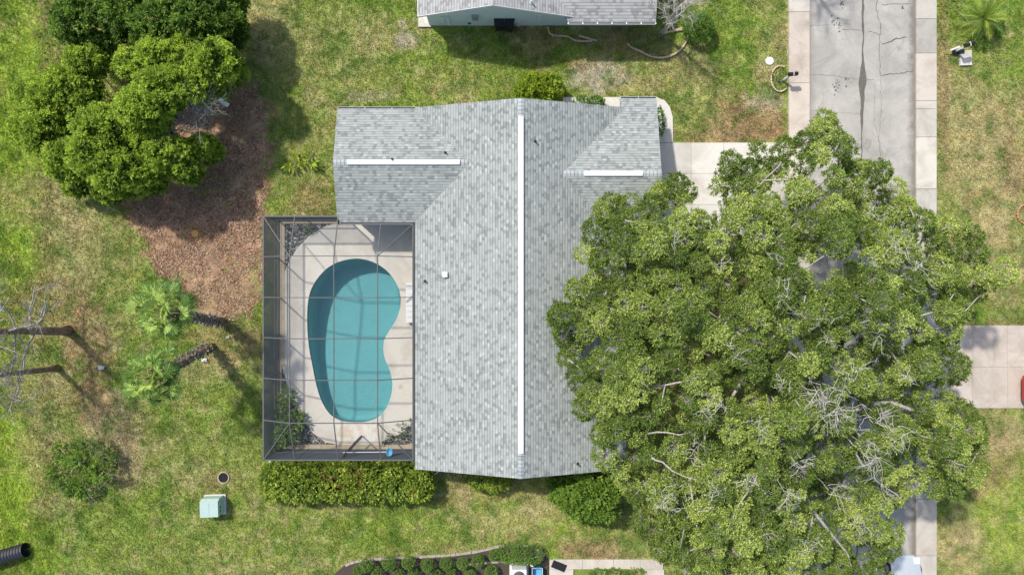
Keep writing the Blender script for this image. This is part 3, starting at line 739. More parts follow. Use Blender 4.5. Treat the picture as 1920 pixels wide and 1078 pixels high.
# ------------------------------------------------------------------ POOL, DECK, ENCLOSURE
zp = lambda L_: [(480 + x / 2.156, 380 + y / 2.156) for x, y in L_]
pool_px = zp([(395, 224), (330, 238), (280, 268), (240, 315), (215, 365), (206, 430), (207, 520), (214, 590), (226, 650), (241, 730), (262, 800), (296, 856), (343, 884), (400, 888), (450, 886), (500, 866), (535, 820), (552, 760), (552, 715), (540, 670), (521, 630), (512, 590), (519, 550), (545, 510), (570, 470), (586, 420), (586, 370), (566, 320), (532, 275), (490, 245), (440, 228)])
pool_xy = [tuple(W(x, y, .05)[:2]) for x, y in smooth_poly(pool_px, 2)]
pc = np.array(pool_xy).mean(0)
deck_px = zp([(330, 82), (645, 82), (645, 865), (620, 905), (575, 938), (520, 958), (520, 985), (335, 985), (325, 975), (280, 968), (230, 930), (180, 862), (135, 770), (112, 680), (98, 640), (98, 330), (106, 305), (135, 235), (170, 180), (220, 130), (275, 98)])
deck_xy = [tuple(W(x, y, .05)[:2]) for x, y in deck_px]
CX0, CY1, CY0 = -13.62, 3.89, -9.44
sheet('planting_bed', [(CX0 + .05, CY1 - .05), (CX0 + .05, CY0 + .05), (XW + .55, CY0 + .05), (XW + .55, CY1 - .05)], [pool_xy], .02, M['gravel'], .05)
sheet('pool_deck', deck_xy, [pool_xy], .055, M['deck'], .08)
M['pad'] = concrete('pale_pad_concrete', (.78, .75, .68), (.50, .36, .16), 1.1, amt=.85)
sheet('pool_deck', [tuple(W(x, y)[:2]) for x, y in ((632, 796), (706, 796), (710, 834), (635, 834))], [], .066, M['pad'], .02)
pool = thing('swimming_pool', 'kidney shaped swimming pool with teal water inside the screen enclosure', 'pool', (pc[0], pc[1], 0)); PL = Vector((-pc[0], -pc[1], 0))
# basin: rings stepping inwards and down, shallow at the south end
b = MB(); arr = np.array(pool_xy); n_ = len(arr)
def ring(f, zf): 
    q = pc + (arr - pc) * f; return [(x, y, zf(y)) for x, y in q]
dep = lambda y: -(1.45 + .0 * y) if y > -1.5 else -(1.45 - .55 * min(1, (-1.5 - y) / 4.0))
rings = [ring(1, lambda y: .05), ring(1, lambda y: dep(y) * .80), ring(.985, lambda y: dep(y) * .92), ring(.95, dep)]
for f in (.75, .5, .25): rings.append(ring(f, dep))
for A, B in zip(rings, rings[1:]):
    for i in range(n_): j = (i + 1) % n_; b.face([A[j], A[i], B[i], B[j]])
b.face(rings[-1])
o = b.build('basin', M['plaster'], pool, smooth=True); o.location = PL
b = MB(); wa = [(x, y, -.06) for x, y in arr]
for t in tessellate_polygon([[Vector(q) for q in wa]]):
    P = [Vector(wa[i]) for i in t]
    if (P[1] - P[0]).cross(P[2] - P[0]).z < 0: P = P[::-1]
    b.face([tuple(p) for p in P])
o = b.build('water', M['water'], pool); o.location = PL
SGN = 1.0 if sum(arr[i][0] * arr[(i + 1) % n_][1] - arr[(i + 1) % n_][0] * arr[i][1] for i in range(n_)) > 0 else -1.0
M['tile'] = simple('waterline_tile', (.08, .20, .24), .3, .5, 0, .3, 12)
b = MB(); ti = pc + (arr - pc) * .992
for i in range(n_): j = (i + 1) % n_; b.face([(*ti[j], .04), (*ti[i], .04), (*ti[i], -.14), (*ti[j], -.14)])
o = b.build('waterline_tiles', M['tile'], pool); o.location = PL
b = MB()                                                             # coping edge round the basin
for i in range(n_):
    j = (i + 1) % n_; 
    def off(k, r): 
        tn = unit(arr[(k + 1) % n_] - arr[k - 1]); nr = np.array([tn[1], -tn[0]]); nr = nr * SGN
        return arr[k] + nr * r
    a0, a1 = off(i, -.01), off(i, .14); c0, c1 = off(j, -.01), off(j, .14)
    for q0, q1, s0, s1, z in ((a0, c0, a1, c1, .062),): b.face([(*q0, z), (*q1, z), (*s1, z), (*s0, z)]); b.face([(*q0, z), (*q0, z - .12), (*q1, z - .12), (*q1, z)])
o = b.build('coping', M['deck'], pool); o.location = PL
q = W(585 / 2.156 + 480, 743 / 2.156 + 380); b = MB(); b.lathe([(.0, .068), (.11, .068), (.13, .06)], 14, (q[0], q[1], 0)); o = b.build('skimmer_lid', M['brick_edge'], pool); o.location = PL
q = W(680, 727); b = MB(); b.lathe([(.12, -1.35), (.10, -1.3), (0, -1.28)], 12, (pc[0] + .5, pc[1] - 1, 0)); o = b.build('main_drain', M['white_paint'], pool); o.location = PL

cage = thing('pool_enclosure', 'grey aluminium screen enclosure with mansard roof over the kidney shaped pool', 'pool enclosure', (CX0, CY0, 0)); CL = Vector((-CX0, -CY0, 0))
H1, H2 = 2.6, 3.48
def cpart(b, name, m, **kw): o = b.build(name, m, cage, **kw); o.location = CL; return o
VX = [-11.9, -9.53, -7.19]; HY = [1.68, -.54, -2.74, -4.96, -7.25]; EX = XW - .10; NY = WS - .10; NXW = WX + .04
def beam(a_, b_, w_=.045, h_=.07, name='roof_beam', m=None): b = MB(); b.bar(a_, b_, w_, h_); return cpart(b, name, m or M['beam'])
for x in VX:
    beam((x, HY[0], H2), (x, HY[-1], H2)); beam((x, HY[-1], H2), (x, CY0, H1)); beam((x, HY[0], H2), (x, CY1 if x < NXW else NY, H1))
for y in HY:
    beam((VX[0], y, H2), (VX[-1], y, H2)); beam((VX[0], y, H2), (CX0, y, H1)); beam((VX[-1], y, H2), (EX, y, H1))
for a_, c_ in (((CX0, CY1), (VX[0], HY[0])), ((CX0, CY0), (VX[0], HY[-1])), ((EX, CY0), (VX[-1], HY[-1])), ((EX, NY), (VX[-1], HY[0]))): beam((*a_, H1), (*c_, H2))
for a_, c_ in (((CX0, CY1), (CX0, CY0)), ((CX0, CY0), (EX, CY0)), ((CX0, CY1), (NXW, CY1)), ((NXW, CY1), (NXW, NY)), ((NXW, NY), (EX, NY)), ((EX, NY), (EX, CY0))):
    beam((*a_, H1), (*c_, H1), .07, .07, 'eave_beam')
for x, y in [(CX0, v) for v in [CY1] + HY + [CY0]] + [(v, CY0) for v in VX + [EX]] + [(VX[0], CY1), (NXW, CY1)]:
    beam((x, y, .05), (x, y, H1 - .03), .06, .06, 'post')
for a_, c_ in (((CX0, CY1), (CX0, CY0)), ((CX0, CY0), (VX[1] + .0, CY0)), ((VX[2], CY0), (EX, CY0)), ((CX0, CY1), (NXW, CY1))):
    beam((*a_, .9), (*c_, .9), .05, .05, 'chair_rail'); beam((*a_, .12), (*c_, .12), .05, .05, 'base_rail')
def scr(pts, name='screen_panel'):
    b = MB(); b.face(pts); return cpart(b, name, M['screen' if name == 'screen_panel' else 'wall_screen'])
YY = [CY1] + HY + [CY0]; e_ = .015
for i in range(len(VX) - 1):
    for j in range(len(HY) - 1): scr([(VX[i], HY[j], H2), (VX[i + 1], HY[j], H2), (VX[i + 1], HY[j + 1], H2), (VX[i], HY[j + 1], H2)])
for j in range(len(HY) - 1):
    scr([(CX0, HY[j], H1), (VX[0], HY[j], H2), (VX[0], HY[j + 1], H2), (CX0, HY[j + 1], H1)]); scr([(VX[-1], HY[j], H2), (EX, HY[j], H1), (EX, HY[j + 1], H1), (VX[-1], HY[j + 1], H2)])
scr([(CX0, CY1, H1), (VX[0], HY[0], H2), (CX0, HY[0], H1)]); scr([(CX0, CY1, H1), (VX[0], CY1, H1), (VX[0], HY[0], H2)])
scr([(VX[0], CY1, H1), (NXW, CY1, H1), (NXW, HY[0], H2), (VX[0], HY[0], H2)]); scr([(VX[1], NY, H1), (VX[2], NY, H1), (VX[2], HY[0], H2), (VX[1], HY[0], H2)])
scr([(VX[2], NY, H1), (EX, NY, H1), (VX[2], HY[0], H2)]); scr([(EX, NY, H1), (EX, HY[0], H1), (VX[2], HY[0], H2)])
scr([(CX0, CY0, H1), (CX0, HY[-1], H1), (VX[0], HY[-1], H2)]); scr([(CX0, CY0, H1), (VX[0], HY[-1], H2), (VX[0], CY0, H1)])
for i in (0, 1): scr([(VX[i], CY0, H1), (VX[i], HY[-1], H2), (VX[i + 1], HY[-1], H2), (VX[i + 1], CY0, H1)])
scr([(VX[2], CY0, H1), (VX[2], HY[-1], H2), (EX, CY0, H1)]); scr([(EX, CY0, H1), (VX[2], HY[-1], H2), (EX, HY[-1], H1)])
for j in range(len(YY) - 1): scr([(CX0, YY[j], .1), (CX0, YY[j + 1], .1), (CX0, YY[j + 1], H1), (CX0, YY[j], H1)], 'wall_screen')
for x0, x1 in ((CX0, VX[0]), (VX[0], VX[1]), (VX[1], VX[2]), (VX[2], EX)): scr([(x0, CY0, .1), (x1, CY0, .1), (x1, CY0, H1), (x0, CY0, H1)], 'wall_screen')
for x0, x1 in ((CX0, VX[0]), (VX[0], NXW)): scr([(x0, CY1, .1), (x1, CY1, .1), (x1, CY1, H1), (x0, CY1, H1)], 'wall_screen')
b = MB(); b.box(CX0 - .12, CX0 + .14, CY0 - .12, CY1 + .12, -.2, .085); b.box(CX0 + .14, NXW + .1, CY1 - .16, CY1 + .12, -.2, .085); b.box(CX0 + .14, XW + .5, CY0 - .12, CY0 + .26, -.2, .085); cpart(b, 'curb', M['curb'])
# second inner curb line round the north west bed
b = MB(); b.box(CX0 + .14, CX0 + .32, -4.6, CY1 - .16, -.05, .07); cpart(b, 'curb', M['curb'])
# open screen door by the south side
b = MB(); dx0, dx1 = -9.45, -8.5; ang = math.radians(48)
px0 = np.array([dx0, CY0 + .06]); px1 = px0 + 1.0 * np.array([math.cos(ang), math.sin(ang)])
for a_, c_ in (((*px0, .15), (*px1, .15)), ((*px0, 2.1), (*px1, 2.1)), ((*px0, .15), (*px0, 2.1)), ((*px1, .15), (*px1, 2.1)), ((*px0, 1.0), (*px1, 1.0))): b.bar(a_, c_, .05, .05)
dr = cpart(b, 'screen_door', M['gutter_dark']); b = MB(); b.face([(*px0, .15), (*px1, .15), (*px1, 2.1), (*px0, 2.1)]); b.build('door_mesh', M['screen'], dr)
# pool cleaning net leaning on the rail
a_ = W(643, 848, 1.6); c_ = W(724, 847, 1.9)
b = MB(); b.tube([a_, c_], .018, 8); net = thing('pool_net', 'white pole with blue leaf net lying along the south side of the pool enclosure', 'pool net', tuple(a_)); o = b.build('pole', M['white_metal'], net); o.location = -Vector(a_)
b = MB(); fr = [c_ + np.array([.0 + .34 * math.cos(t) * .5 + .18, .22 * math.sin(t), .02 * math.sin(2 * t)]) for t in np.linspace(0, 2 * math.pi, 17)]; b.tube(fr, .022, 6, False); o = b.build('hoop', M['blue_plastic'], net); o.location = -Vector(a_)
b = MB(); cc = c_ + np.array([.18, 0, -.18])
for k in range(16):
    b.face([fr[k], fr[k + 1], cc + (fr[k + 1] - cc) * .35, cc + (fr[k] - cc) * .35])
b.face([cc + (f_ - cc) * .35 for f_ in fr[:16]]); o = b.build('net_bag', M['blue_plastic'], net); o.location = -Vector(a_)
# white chest under the eave
cst = thing('pool_lounger', 'white padded lounger half under the eave beside the pool', 'lounger', (-6.05, -.9, .055))
def cp(b, n__, m): return b.build(n__, m, cst)
b = MB(); b.box(-.1, .5, -1.15, 1.15, .26, .32); cp(b, 'frame', M['white_metal'])
for k in range(7): 
    b = MB(); 
b = MB()
for k in range(7): b.box(-.08, .48, -1.13 + k * .325, -1.13 + k * .325 + .31, .325, .40)
cp(b, 'cushion', M['white_paint'])
for x in (-.05, .45):
    for y in (-1.05, 1.05): b = MB(); b.box(x - .02, x + .02, y - .02, y + .02, 0, .258); cp(b, 'leg', M['white_metal'])
b = MB(); b.bar((-.08, .05, .41), (.48, .55, .42), .14, .012); cp(b, 'strap', M['steel'])

# ------------------------------------------------------------------ NORTH NEIGHBOUR HOUSE
nb = thing('house', 'pale blue sided house with weathered shingle roof at the top edge of the photo', 'house', (1.2, 18, 0)); NL = Vector((-1.2, -18, 0))
def nbp(b, name, m, parent=None, **kw):
    o = b.build(name, m, parent or nb, **kw)
    if parent is None: o.location = NL
    return o
nW, nR, nE, nh, nr, ny0 = -5.17, -1.02, 3.2, 2.5, 4.0, 14.88
rb = MB()
slope([(nW, 27, nh), (nW, ny0, nh), (nR, ny0, nr), (nR, 27, nr)], 'y', b=rb); slope([(nR, 27, nr), (nR, ny0, nr), (nE + .3, ny0, nh - .1), (nE + .3, 27, nh - .1)], 'y', b=rb)
slope([(nE - .1, 14.62, 2.38), (7.93, 14.62, 2.38), (7.93, 19.4, 3.95), (nR + .3, 19.4, 3.95)], 'x', b=rb); slope([(nR + .3, 19.4, 3.95), (7.93, 19.4, 3.95), (7.93, 24.2, 2.38), (nE - .1, 24.2, 2.38)], 'x', b=rb)
nroof = nbp(rb, 'roof', M['shingle_old'])
b = MB(); b.bar((nW - .01, ny0 - .012, nh - .06), (nR, ny0 - .012, nr - .06), .022, .16); b.bar((nR, ny0 - .012, nr - .06), (nE + .3, ny0 - .012, nh - .16), .022, .16); b.build('rake_board', M['white_paint'], nroof)
b = MB(); b.box(nW - .03, nW - .002, ny0, 27, nh - .15, nh - .005); b.build('fascia', M['white_paint'], nroof)
g = MB(); x0, x1, gy, gz_ = nE - .1, 7.93, 14.62, 2.37
g.box(x0, x1, gy - .125, gy - .11, gz_ - .12, gz_); g.box(x0, x1, gy - .02, gy - .004, gz_ - .12, gz_); g.box(x0, x1, gy - .11, gy - .02, gz_ - .12, gz_ - .1)
for k in range(7): xx = x0 + (x1 - x0) * k / 6; g.box(xx - .03, xx + .03, gy - .109, gy - .021, gz_ - .029, gz_ - .004)
go = g.build('gutter', M['white_paint'], nroof); g = MB(); g.box(x0 + .01, x1 - .01, gy - .109, gy - .021, gz_ - .098, gz_ - .03); g.build('gutter_trough', M['gutter_dark'], go)
b = MB(); nt_ = .15; yw = 15.34
znb = lambda x: nr - abs(x - nR) * 1.5 / 4.15 - .16
P = [(-4.84, -.1), (3.16, -.1), (3.16, znb(3.16)), (nR, znb(nR)), (-4.84, znb(-4.84))]; A = [(x, yw, z) for x, z in P]; B = [(x, yw + nt_, z) for x, z in P]; b.face(A); b.face(B[::-1])
b.box(3.16, 7.5, yw + .003, yw + nt_, -.1, 2.36); b.box(7.35, 7.5, yw + nt_, 23.5, -.1, 2.4); b.box(-4.84, -4.69, yw + nt_, 26.6, -.1, 2.45)
nwall = nbp(b, 'wall', M['siding'])
for (px, py, w_, h_, d_, zc, nm, mm) in ((830, 36, .16, .9, .08, .9, 'downspout', 'white_paint'), (841, 38, .13, 1.2, .1, .8, 'downspout', 'white_paint'), (891, 31, .35, .42, .18, 1.35, 'meter_box', 'steel'), (880, 42, .14, .14, .06, .35, 'hose_bib', 'black'), (1012, 38, .25, .25, .08, 1.2, 'wall_vent', 'white_paint'), (953, 41, 1.3, .12, .12, .75, 'conduit', 'white_paint'), (972, 47, .1, .6, .12, .4, 'conduit', 'white_paint')):
    x = (px - 960) / (F / (40 - zc)); b = MB(); b.box(x - w_ / 2, x + w_ / 2, yw - d_, yw - .003, zc - h_ / 2, zc + h_ / 2); nbp(b, nm, M[mm])
q = W(996, 4, 3.4); b = MB(); b.lathe([(.12, -.15), (.05, .0), (.045, .22), (0, .22)], 10, tuple(q)); b.build('vent_pipe', M['white_metal'], nroof)
b = MB(); q = W(799, 42, 0); b.box(q[0] - .45, q[0] + .3, q[1] - .3, q[1] + .5, 0, .08); pad = b.build('stepping_pad', M['drive'], bevel=.02); tag(pad, 'small concrete pad at the south-west corner of the blue neighbour house', 'concrete pad')
# two black wheeled bins by the neighbour's wall
def bin_(px, py, label, rz):
    q = W(px, py, 0); t = thing('wheeled_bin', label, 'bin', (q[0], q[1], 0), rz, 'black bins by the blue wall')
    b = MB(); A = [(-.2, -.22, .06), (.2, -.22, .06), (.2, .22, .06), (-.2, .22, .06)]; B = [(-.26, -.3, .95), (.26, -.3, .95), (.26, .3, .95), (-.26, .3, .95)]
    b.face(A[::-1]); b.face(B)
    for i in range(4): j = (i + 1) % 4; b.face([A[i], A[j], B[j], B[i]])
    b.build('body', M['black'], t, bevel=.03)
    b = MB(); b.box(-.28, .28, -.33, .31, .955, 1.0); b.box(-.24, .24, -.29, .27, 1.0, 1.03); b.build('lid', M['black'], t, bevel=.02)
    b = MB(); b.tube([(-.25, .36, .93), (.25, .36, .93)], .018, 8); b.build('handle', M['black'], t)
    for s_ in (-1, 1): b = MB(); b.tube([(s_ * .2, .26, .1), (s_ * .26, .26, .1)], .1, 14); b.build('wheel', M['rubber'], t)
bin_(936, 52, 'smaller black wheeled bin, left of the pair by the blue wall', .1); bin_(955, 54, 'larger black wheeled bin, right of the pair by the blue wall', -.15)

# ------------------------------------------------------------------ TREES AND SHRUBS
def grow_tree(base, trunk_top, targets, m, parent, r0=.4, minr=.012, nseg=5, name='trunk', wig=.12, back=.35):
    """limbs joining every target to the nearest node nearer the trunk; one continuous mesh"""
    base = np.array(base, float); top = np.array(trunk_top, float)
    nodes = [base, base * .65 + top * .35, top]; par = [-1, 0, 1]
    T = np.array(targets); order = np.argsort(np.linalg.norm((T - top) * np.array([1, 1, .7]), axis=1))
    cost = [0, 0, 0.]
    for k in order:
        t = T[k]; A = np.array(nodes[2:]); d = np.linalg.norm(A - t, axis=1) + back * np.array(cost[2:]); j = int(np.argmin(d)) + 2
        p0 = nodes[j]; L_ = np.linalg.norm(t - p0); ns = max(1, int(L_ / .9)); prev = j
        sag = np.array([0, 0, -1.]) * L_ * .10
        for s_ in range(1, ns + 1):
            u = s_ / ns; q = p0 + (t - p0) * u + sag * math.sin(math.pi * u) + (rng.normal(size=3) * wig * L_ / ns if s_ < ns else 0)
            nodes.append(q); par.append(prev); cost.append(cost[prev] + np.linalg.norm(q - nodes[prev])); prev = len(nodes) - 1
    n_ = len(nodes); wgt = np.zeros(n_); ch = [[] for _ in range(n_)]
    for i, p in enumerate(par):
        if p >= 0: ch[p].append(i)
    for i in range(n_ - 1, -1, -1):
        if not ch[i]: wgt[i] = 1
        if par[i] >= 0: wgt[par[i]] += wgt[i]
    rad = minr + (r0 - minr) * (wgt / wgt[0]) ** .55
    rad[0] = r0 * 1.35
    b = MB(); b.smooth = True
    def chain(i, start):
        path = [start, i] if start is not None else [i]
        while ch[i]:
            c_ = sorted(ch[i], key=lambda q: -wgt[q])
            for o_ in c_[1:]: chain(o_, i)
            i = c_[0]; path.append(i)
        if len(path) > 1:
            rr = [rad[k] for k in path]
            if start is not None: rr[0] = min(rad[path[0]], rad[path[1]] * 1.25)
            b.tube([nodes[k] for k in path], rr, 8 if rr[0] > .08 else 5, True)
    import sys; sys.setrecursionlimit(5000)
    chain(0, None)
    return b.build(name, m, parent), nodes

# --- the big live oak
oak_px = [(1545, 198), (1585, 212), (1612, 245), (1618, 290), (1680, 290), (1690, 330), (1680, 372), (1725, 368), (1742, 405), (1790, 392), (1835, 420), (1850, 462), (1888, 490), (1890, 530), (1862, 575), (1835, 590), (1800, 612), (1790, 640), (1815, 670), (1822, 705), (1795, 735), (1815, 765), (1852, 800), (1870, 850), (1850, 905), (1800, 935), (1740, 925), (1720, 955), (1680, 960), (1700, 1010), (1690, 1060), (1660, 1120), (1560, 1180), (1380, 1180), (1290, 1120), (1235, 1060), (1215, 1020), (1180, 980), (1175, 930), (1130, 890), (1110, 830), (1085, 780), (1068, 715), (1042, 700), (1022, 610), (1025, 575), (1060, 545), (1080, 480), (1090, 400), (1140, 362), (1160, 342), (1175, 365), (1230, 352), (1260, 335), (1280, 302), (1300, 330), (1340, 300), (1380, 275), (1420, 262), (1460, 262), (1480, 238), (1510, 240)]
oak_px = np.array(oak_px, float)
oak = thing('oak_tree', 'huge spreading live oak with pale bare twigs covering the front yard and road', 'tree', (12.6, -2.6, 0)); OL = Vector((-12.6, 2.6, 0))
def edge_dist(x, y, poly):
    d = np.full(len(x), 1e9); n_ = len(poly)
    for i in range(n_):
        a_ = poly[i]; b_ = poly[(i + 1) % n_]; ab = b_ - a_; t = np.clip(((x - a_[0]) * ab[0] + (y - a_[1]) * ab[1]) / (ab @ ab), 0, 1)
        d = np.minimum(d, np.hypot(x - a_[0] - t * ab[0], y - a_[1] - t * ab[1]))
    return d
holes_oak = [(1320, 345, 24), (1335, 385, 26), (1255, 395, 14), (1292, 400, 12), (1462, 350, 16), (1240, 405, 10), (1545, 490, 30), (1515, 500, 18), (1575, 500, 16), (1432, 290, 12), (1122, 640, 20), (1105, 668, 12), (1180, 840, 12), (1170, 850, 10), (1238, 815, 20), (1262, 790, 16), (1270, 765, 14), (1330, 670, 16), (1345, 590, 14), (1730, 480, 12), (1600, 640, 16), (1705, 620, 14), (1625, 800, 18), (1595, 760, 14), (1655, 970, 14), (1465, 815, 12), (1390, 735, 16), (1290, 640, 12), (1500, 640, 14), (1440, 690, 12), (1560, 720, 10), (1720, 860, 14), (1440, 360, 9), (1600, 480, 12), (1640, 500, 10)]
def oak_points(spc, hoff, n_try, shrink=0., seed=3):
    r_ = np.random.default_rng(seed); keep = []
    cand = r_.uniform((1010, 190), (1900, 1190), (n_try, 2)); m_ = inpoly(cand[:, 0], cand[:, 1], oak_px); cand = cand[m_]
    ed = edge_dist(cand[:, 0], cand[:, 1], oak_px); cand = cand[ed > 14 + shrink]; ed = ed[ed > 14 + shrink]
    for (x, y), e in zip(cand, ed):
        if any((x - a_[0]) ** 2 + (y - a_[1]) ** 2 < spc ** 2 for a_ in keep): continue
        if any(math.hypot(x - hx_, y - hy_) < hr_ + 9 for hx_, hy_, hr_ in holes_oak): continue
        keep.append((x, y, e))
    K = np.array(keep); hn = fbm(K[:, :2], 75, 12, 3)
    h = 5.2 + 4.6 * (1 - np.exp(-K[:, 2] / 150)) + 5.5 * (hn - .5) - hoff
    return np.array([W(x, y, z) for (x, y, _), z in zip(K, h)])
top_c = oak_points(29, 0, 12000); mid_c = oak_points(38, 1.5, 6000, 8, 8)
allc = np.concatenate([top_c, mid_c]); allc[:, 2] = np.clip(allc[:, 2], 3.9, 12)
tr, nodes = grow_tree((12.6, -2.6, -.1), (12.9, -2.5, 2.7), list(allc - np.array([0, 0, .35])), M['bark_grey'], oak, .48, .014, wig=.16); tr.location = OL
def oak_leaves():
    VV, vv, TW = [], [], MB()
    for ci, c in enumerate(allc):
        istop = ci < len(top_c); R = random.uniform(.42, .72) * (1 if istop else 1.3); ns = int((135 if istop else 95) * R * R / .6); c = c + np.array([0, 0, random.uniform(-.8, .5)])
        u = unit(rng.normal(size=(ns, 3))); u[:, 2] = np.abs(u[:, 2]) * 1.0 - .15
        rr = R * rng.uniform(.6, 1.0, (ns, 1)) ** .6
        P = c + u * rr * np.array([1, 1, .8]); tone = random.uniform(.15, .68)
        ok = np.ones(len(P), bool); s_ = F / (CAM_H - P[:, 2]); X = 960 + P[:, 0] * s_; Y = 539 - P[:, 1] * s_
        for hx_, hy_, hr_ in holes_oak: ok &= np.hypot(X - hx_, Y - hy_) > hr_ * .5
        ok &= fbm(P, .5, 40, 2) > .26
        P = P[ok]; D = u[ok]
        if len(P) == 0: continue
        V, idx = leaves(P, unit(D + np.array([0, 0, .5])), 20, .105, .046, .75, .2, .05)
        VV.append(V); vv.append(tone + .22 * (P[idx, 2] - c[2]) / R + rng.normal(size=len(idx)) * .17 + .12)  # tone rises up each clump: crevice shade put into the leaf colour
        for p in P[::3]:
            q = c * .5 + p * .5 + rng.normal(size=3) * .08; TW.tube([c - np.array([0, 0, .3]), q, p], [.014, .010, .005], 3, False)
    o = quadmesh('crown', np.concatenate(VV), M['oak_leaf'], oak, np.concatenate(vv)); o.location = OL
    t = TW.build('twigs', M['bark_grey'], oak); t.location = OL
oak_leaves()
b = MB()
for px, py, hh, r, n_ in ((1570, 770, 10, 1.1, 34), (1530, 735, 10, .9, 22), (1650, 790, 9.6, .9, 18), (1640, 860, 9.6, 1.1, 26), (1680, 815, 9, .8, 12), (1540, 600, 10, .7, 10), (1655, 620, 9.6, .8, 12), (1690, 470, 8.6, .8, 14), (1720, 510, 8, .9, 14), (1470, 930, 9.6, .7, 14), (1330, 760, 9.4, .8, 14), (1240, 930, 8.5, .8, 14), (1280, 950, 8.8, .7, 10), (1430, 1010, 9, .8, 14), (1520, 1020, 9, .7, 12), (1340, 930, 9, .7, 12), (1470, 555, 10, .6, 10), (1265, 445, 8.8, .6, 8), (1790, 860, 7.6, .7, 10), (1380, 660, 10, .6, 8), (1420, 800, 10, .6, 10), (1600, 690, 10, .7, 12), (1500, 870, 10, .7, 14), (1560, 920, 9.6, .7, 12), (1400, 900, 9.8, .6, 10), (1210, 700, 8.6, .5, 6), (1470, 720, 10.2, .6, 8), (1610, 980, 9, .6, 10), (1300, 850, 9.2, .6, 10), (1700, 700, 9, .6, 8), (1450, 480, 10, .5, 6), (1350, 500, 9.6, .5, 6), (1640, 400, 8, .5, 5), (1555, 640, 10.3, .5, 6), (1660, 930, 8.5, .6, 8)):
    b = MB(); twig_tangle(b, W(px, py, hh + .45), r * .95, int(n_ * .95), .013, .35)
    o = b.build('bare_twigs', M['twig_pale'], oak); o.location = OL
# pale exposed limbs
for path in ([(1500, 690), (1545, 780), (1580, 815), (1625, 850)], [(1560, 800), (1610, 815), (1660, 800)], [(1620, 850), (1640, 900), (1690, 935)], [(1330, 590), (1300, 600), (1400, 615), (1440, 640)], [(1520, 500), (1480, 560), (1440, 640)], [(1230, 870), (1260, 880), (1310, 900)], [(1225, 820), (1290, 812)], [(1690, 530), (1730, 495), (1750, 480)], [(1500, 520), (1545, 480)], [(1400, 620), (1330, 585)]):
    pp = [W(x, y, 8.6 + random.uniform(-.8, .4)) for x, y in path]; pp[0] = pp[0] - np.array([0, 0, 1.1]); q = []
    for a_, c_ in zip(pp, pp[1:]):
        for k in range(4): q.append(a_ + (c_ - a_) * k / 4 + rng.normal(size=3) * .07)
    q.append(pp[-1]); b = MB(); b.smooth = True; b.tube(q, list(np.linspace(.05, .02, len(q))), 6); o = b.build('limb', M['bark_grey'], oak); o.location = OL

# --- generic shrub
def shrub(name, label, cat, px, py, lobes_px, m, group=None, stem='bark_brown', **kw):
    """lobes_px: (px,py,h_top,rx_m,ry_m,rz_m) seen at the lobe's own height"""
    c = W(px, py, 0); t = thing(name, label, cat, (c[0], c[1], 0), 0, group); L_ = Vector((-c[0], -c[1], 0)); lob = []
    for x, y, h, rx, ry, rz in lobes_px: q = W(x, y, h - rz * .5); lob.append((q[0], q[1], h - rz, rx, ry, rz))
    o = lobed('crown', lob, m, t, **kw); o.location = L_
    b = MB(); b.smooth = True
    for q in lob:
        e = np.array([q[0], q[1], max(.2, q[2])]); s0 = np.array([c[0], c[1], -.08]); mid = (e + s0) / 2 + np.array([0, 0, -.1 * e[2]]); b.tube([s0, mid, e], [.05, .035, .015], 6)
    s_ = b.build('stem', M[stem], t); s_.location = L_
    return t, lob
# big juniper-like tree at left
lob = [(120, 165, 4.6, 1.9, 1.6, 1.7), (75, 245, 3.6, 1.3, 1.6, 1.5), (190, 240, 5.4, 2.0, 1.5, 1.9), (310, 165, 5.6, 2.1, 1.5, 1.9), (395, 110, 5.0, 1.5, 1.3, 1.6), (300, 100, 4.8, 1.6, .9, 1.5), (260, 200, 5.6, 1.5, 1.3, 1.9),
       (120, 300, 4.0, 1.4, 1.4, 1.6), (215, 320, 5.0, 1.7, 1.5, 1.9), (310, 290, 4.6, 1.6, 1.2, 1.7), (375, 270, 3.2, .9, .6, 1.0), (200, 355, 3.4, 1.1, .8, 1.3), (170, 290, 4.8, 1.5, 1.5, 1.8), (85, 185, 3.6, 1.3, 1.3, 1.4), (430, 130, 3.6, .8, .8, 1.1), (155, 110, 3.6, 1.3, .9, 1.3), (345, 140, 5.4, 1.5, 1.2, 1.8), (275, 260, 5.0, 1.4, 1.1, 1.8), (400, 160, 3.6, .9, .7, 1.2), (265, 330, 4.0, 1.2, .9, 1.5), (48, 240, 2.8, 1.2, 1.4, 1.2), (60, 180, 2.6, 1.0, 1.1, 1.1), (390, 285, 2.6, .8, .6, .9), (345, 320, 3.4, .9, .6, 1.1), (250, 120, 4.8, 1.4, .9, 1.5), (345, 85, 4.6, 1.2, .8, 1.4), (140, 345, 2.8, 1.0, .7, 1.0)]
def jgap(P):
    s_ = F / (CAM_H - P[:, 2]); X = 960 + P[:, 0] * s_; Y = 539 - P[:, 1] * s_
    return ((X - 366) / 36) ** 2 + ((Y - 220) / 27) ** 2 < 1 + .6 * (fbm(P, .4, 5, 2) - .5)
lob = [(x, y, h + .55 * math.sin(x * 1.7 + y), rx * .90, ry * .88, rz * 1.2) for x, y, h, rx, ry, rz in lob]
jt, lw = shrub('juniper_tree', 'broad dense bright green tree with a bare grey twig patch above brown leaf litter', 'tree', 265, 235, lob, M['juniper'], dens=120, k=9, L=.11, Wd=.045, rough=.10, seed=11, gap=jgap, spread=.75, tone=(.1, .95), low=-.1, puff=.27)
jp = W(265, 235)
o_ = Vector((-jp[0], -jp[1], 0))
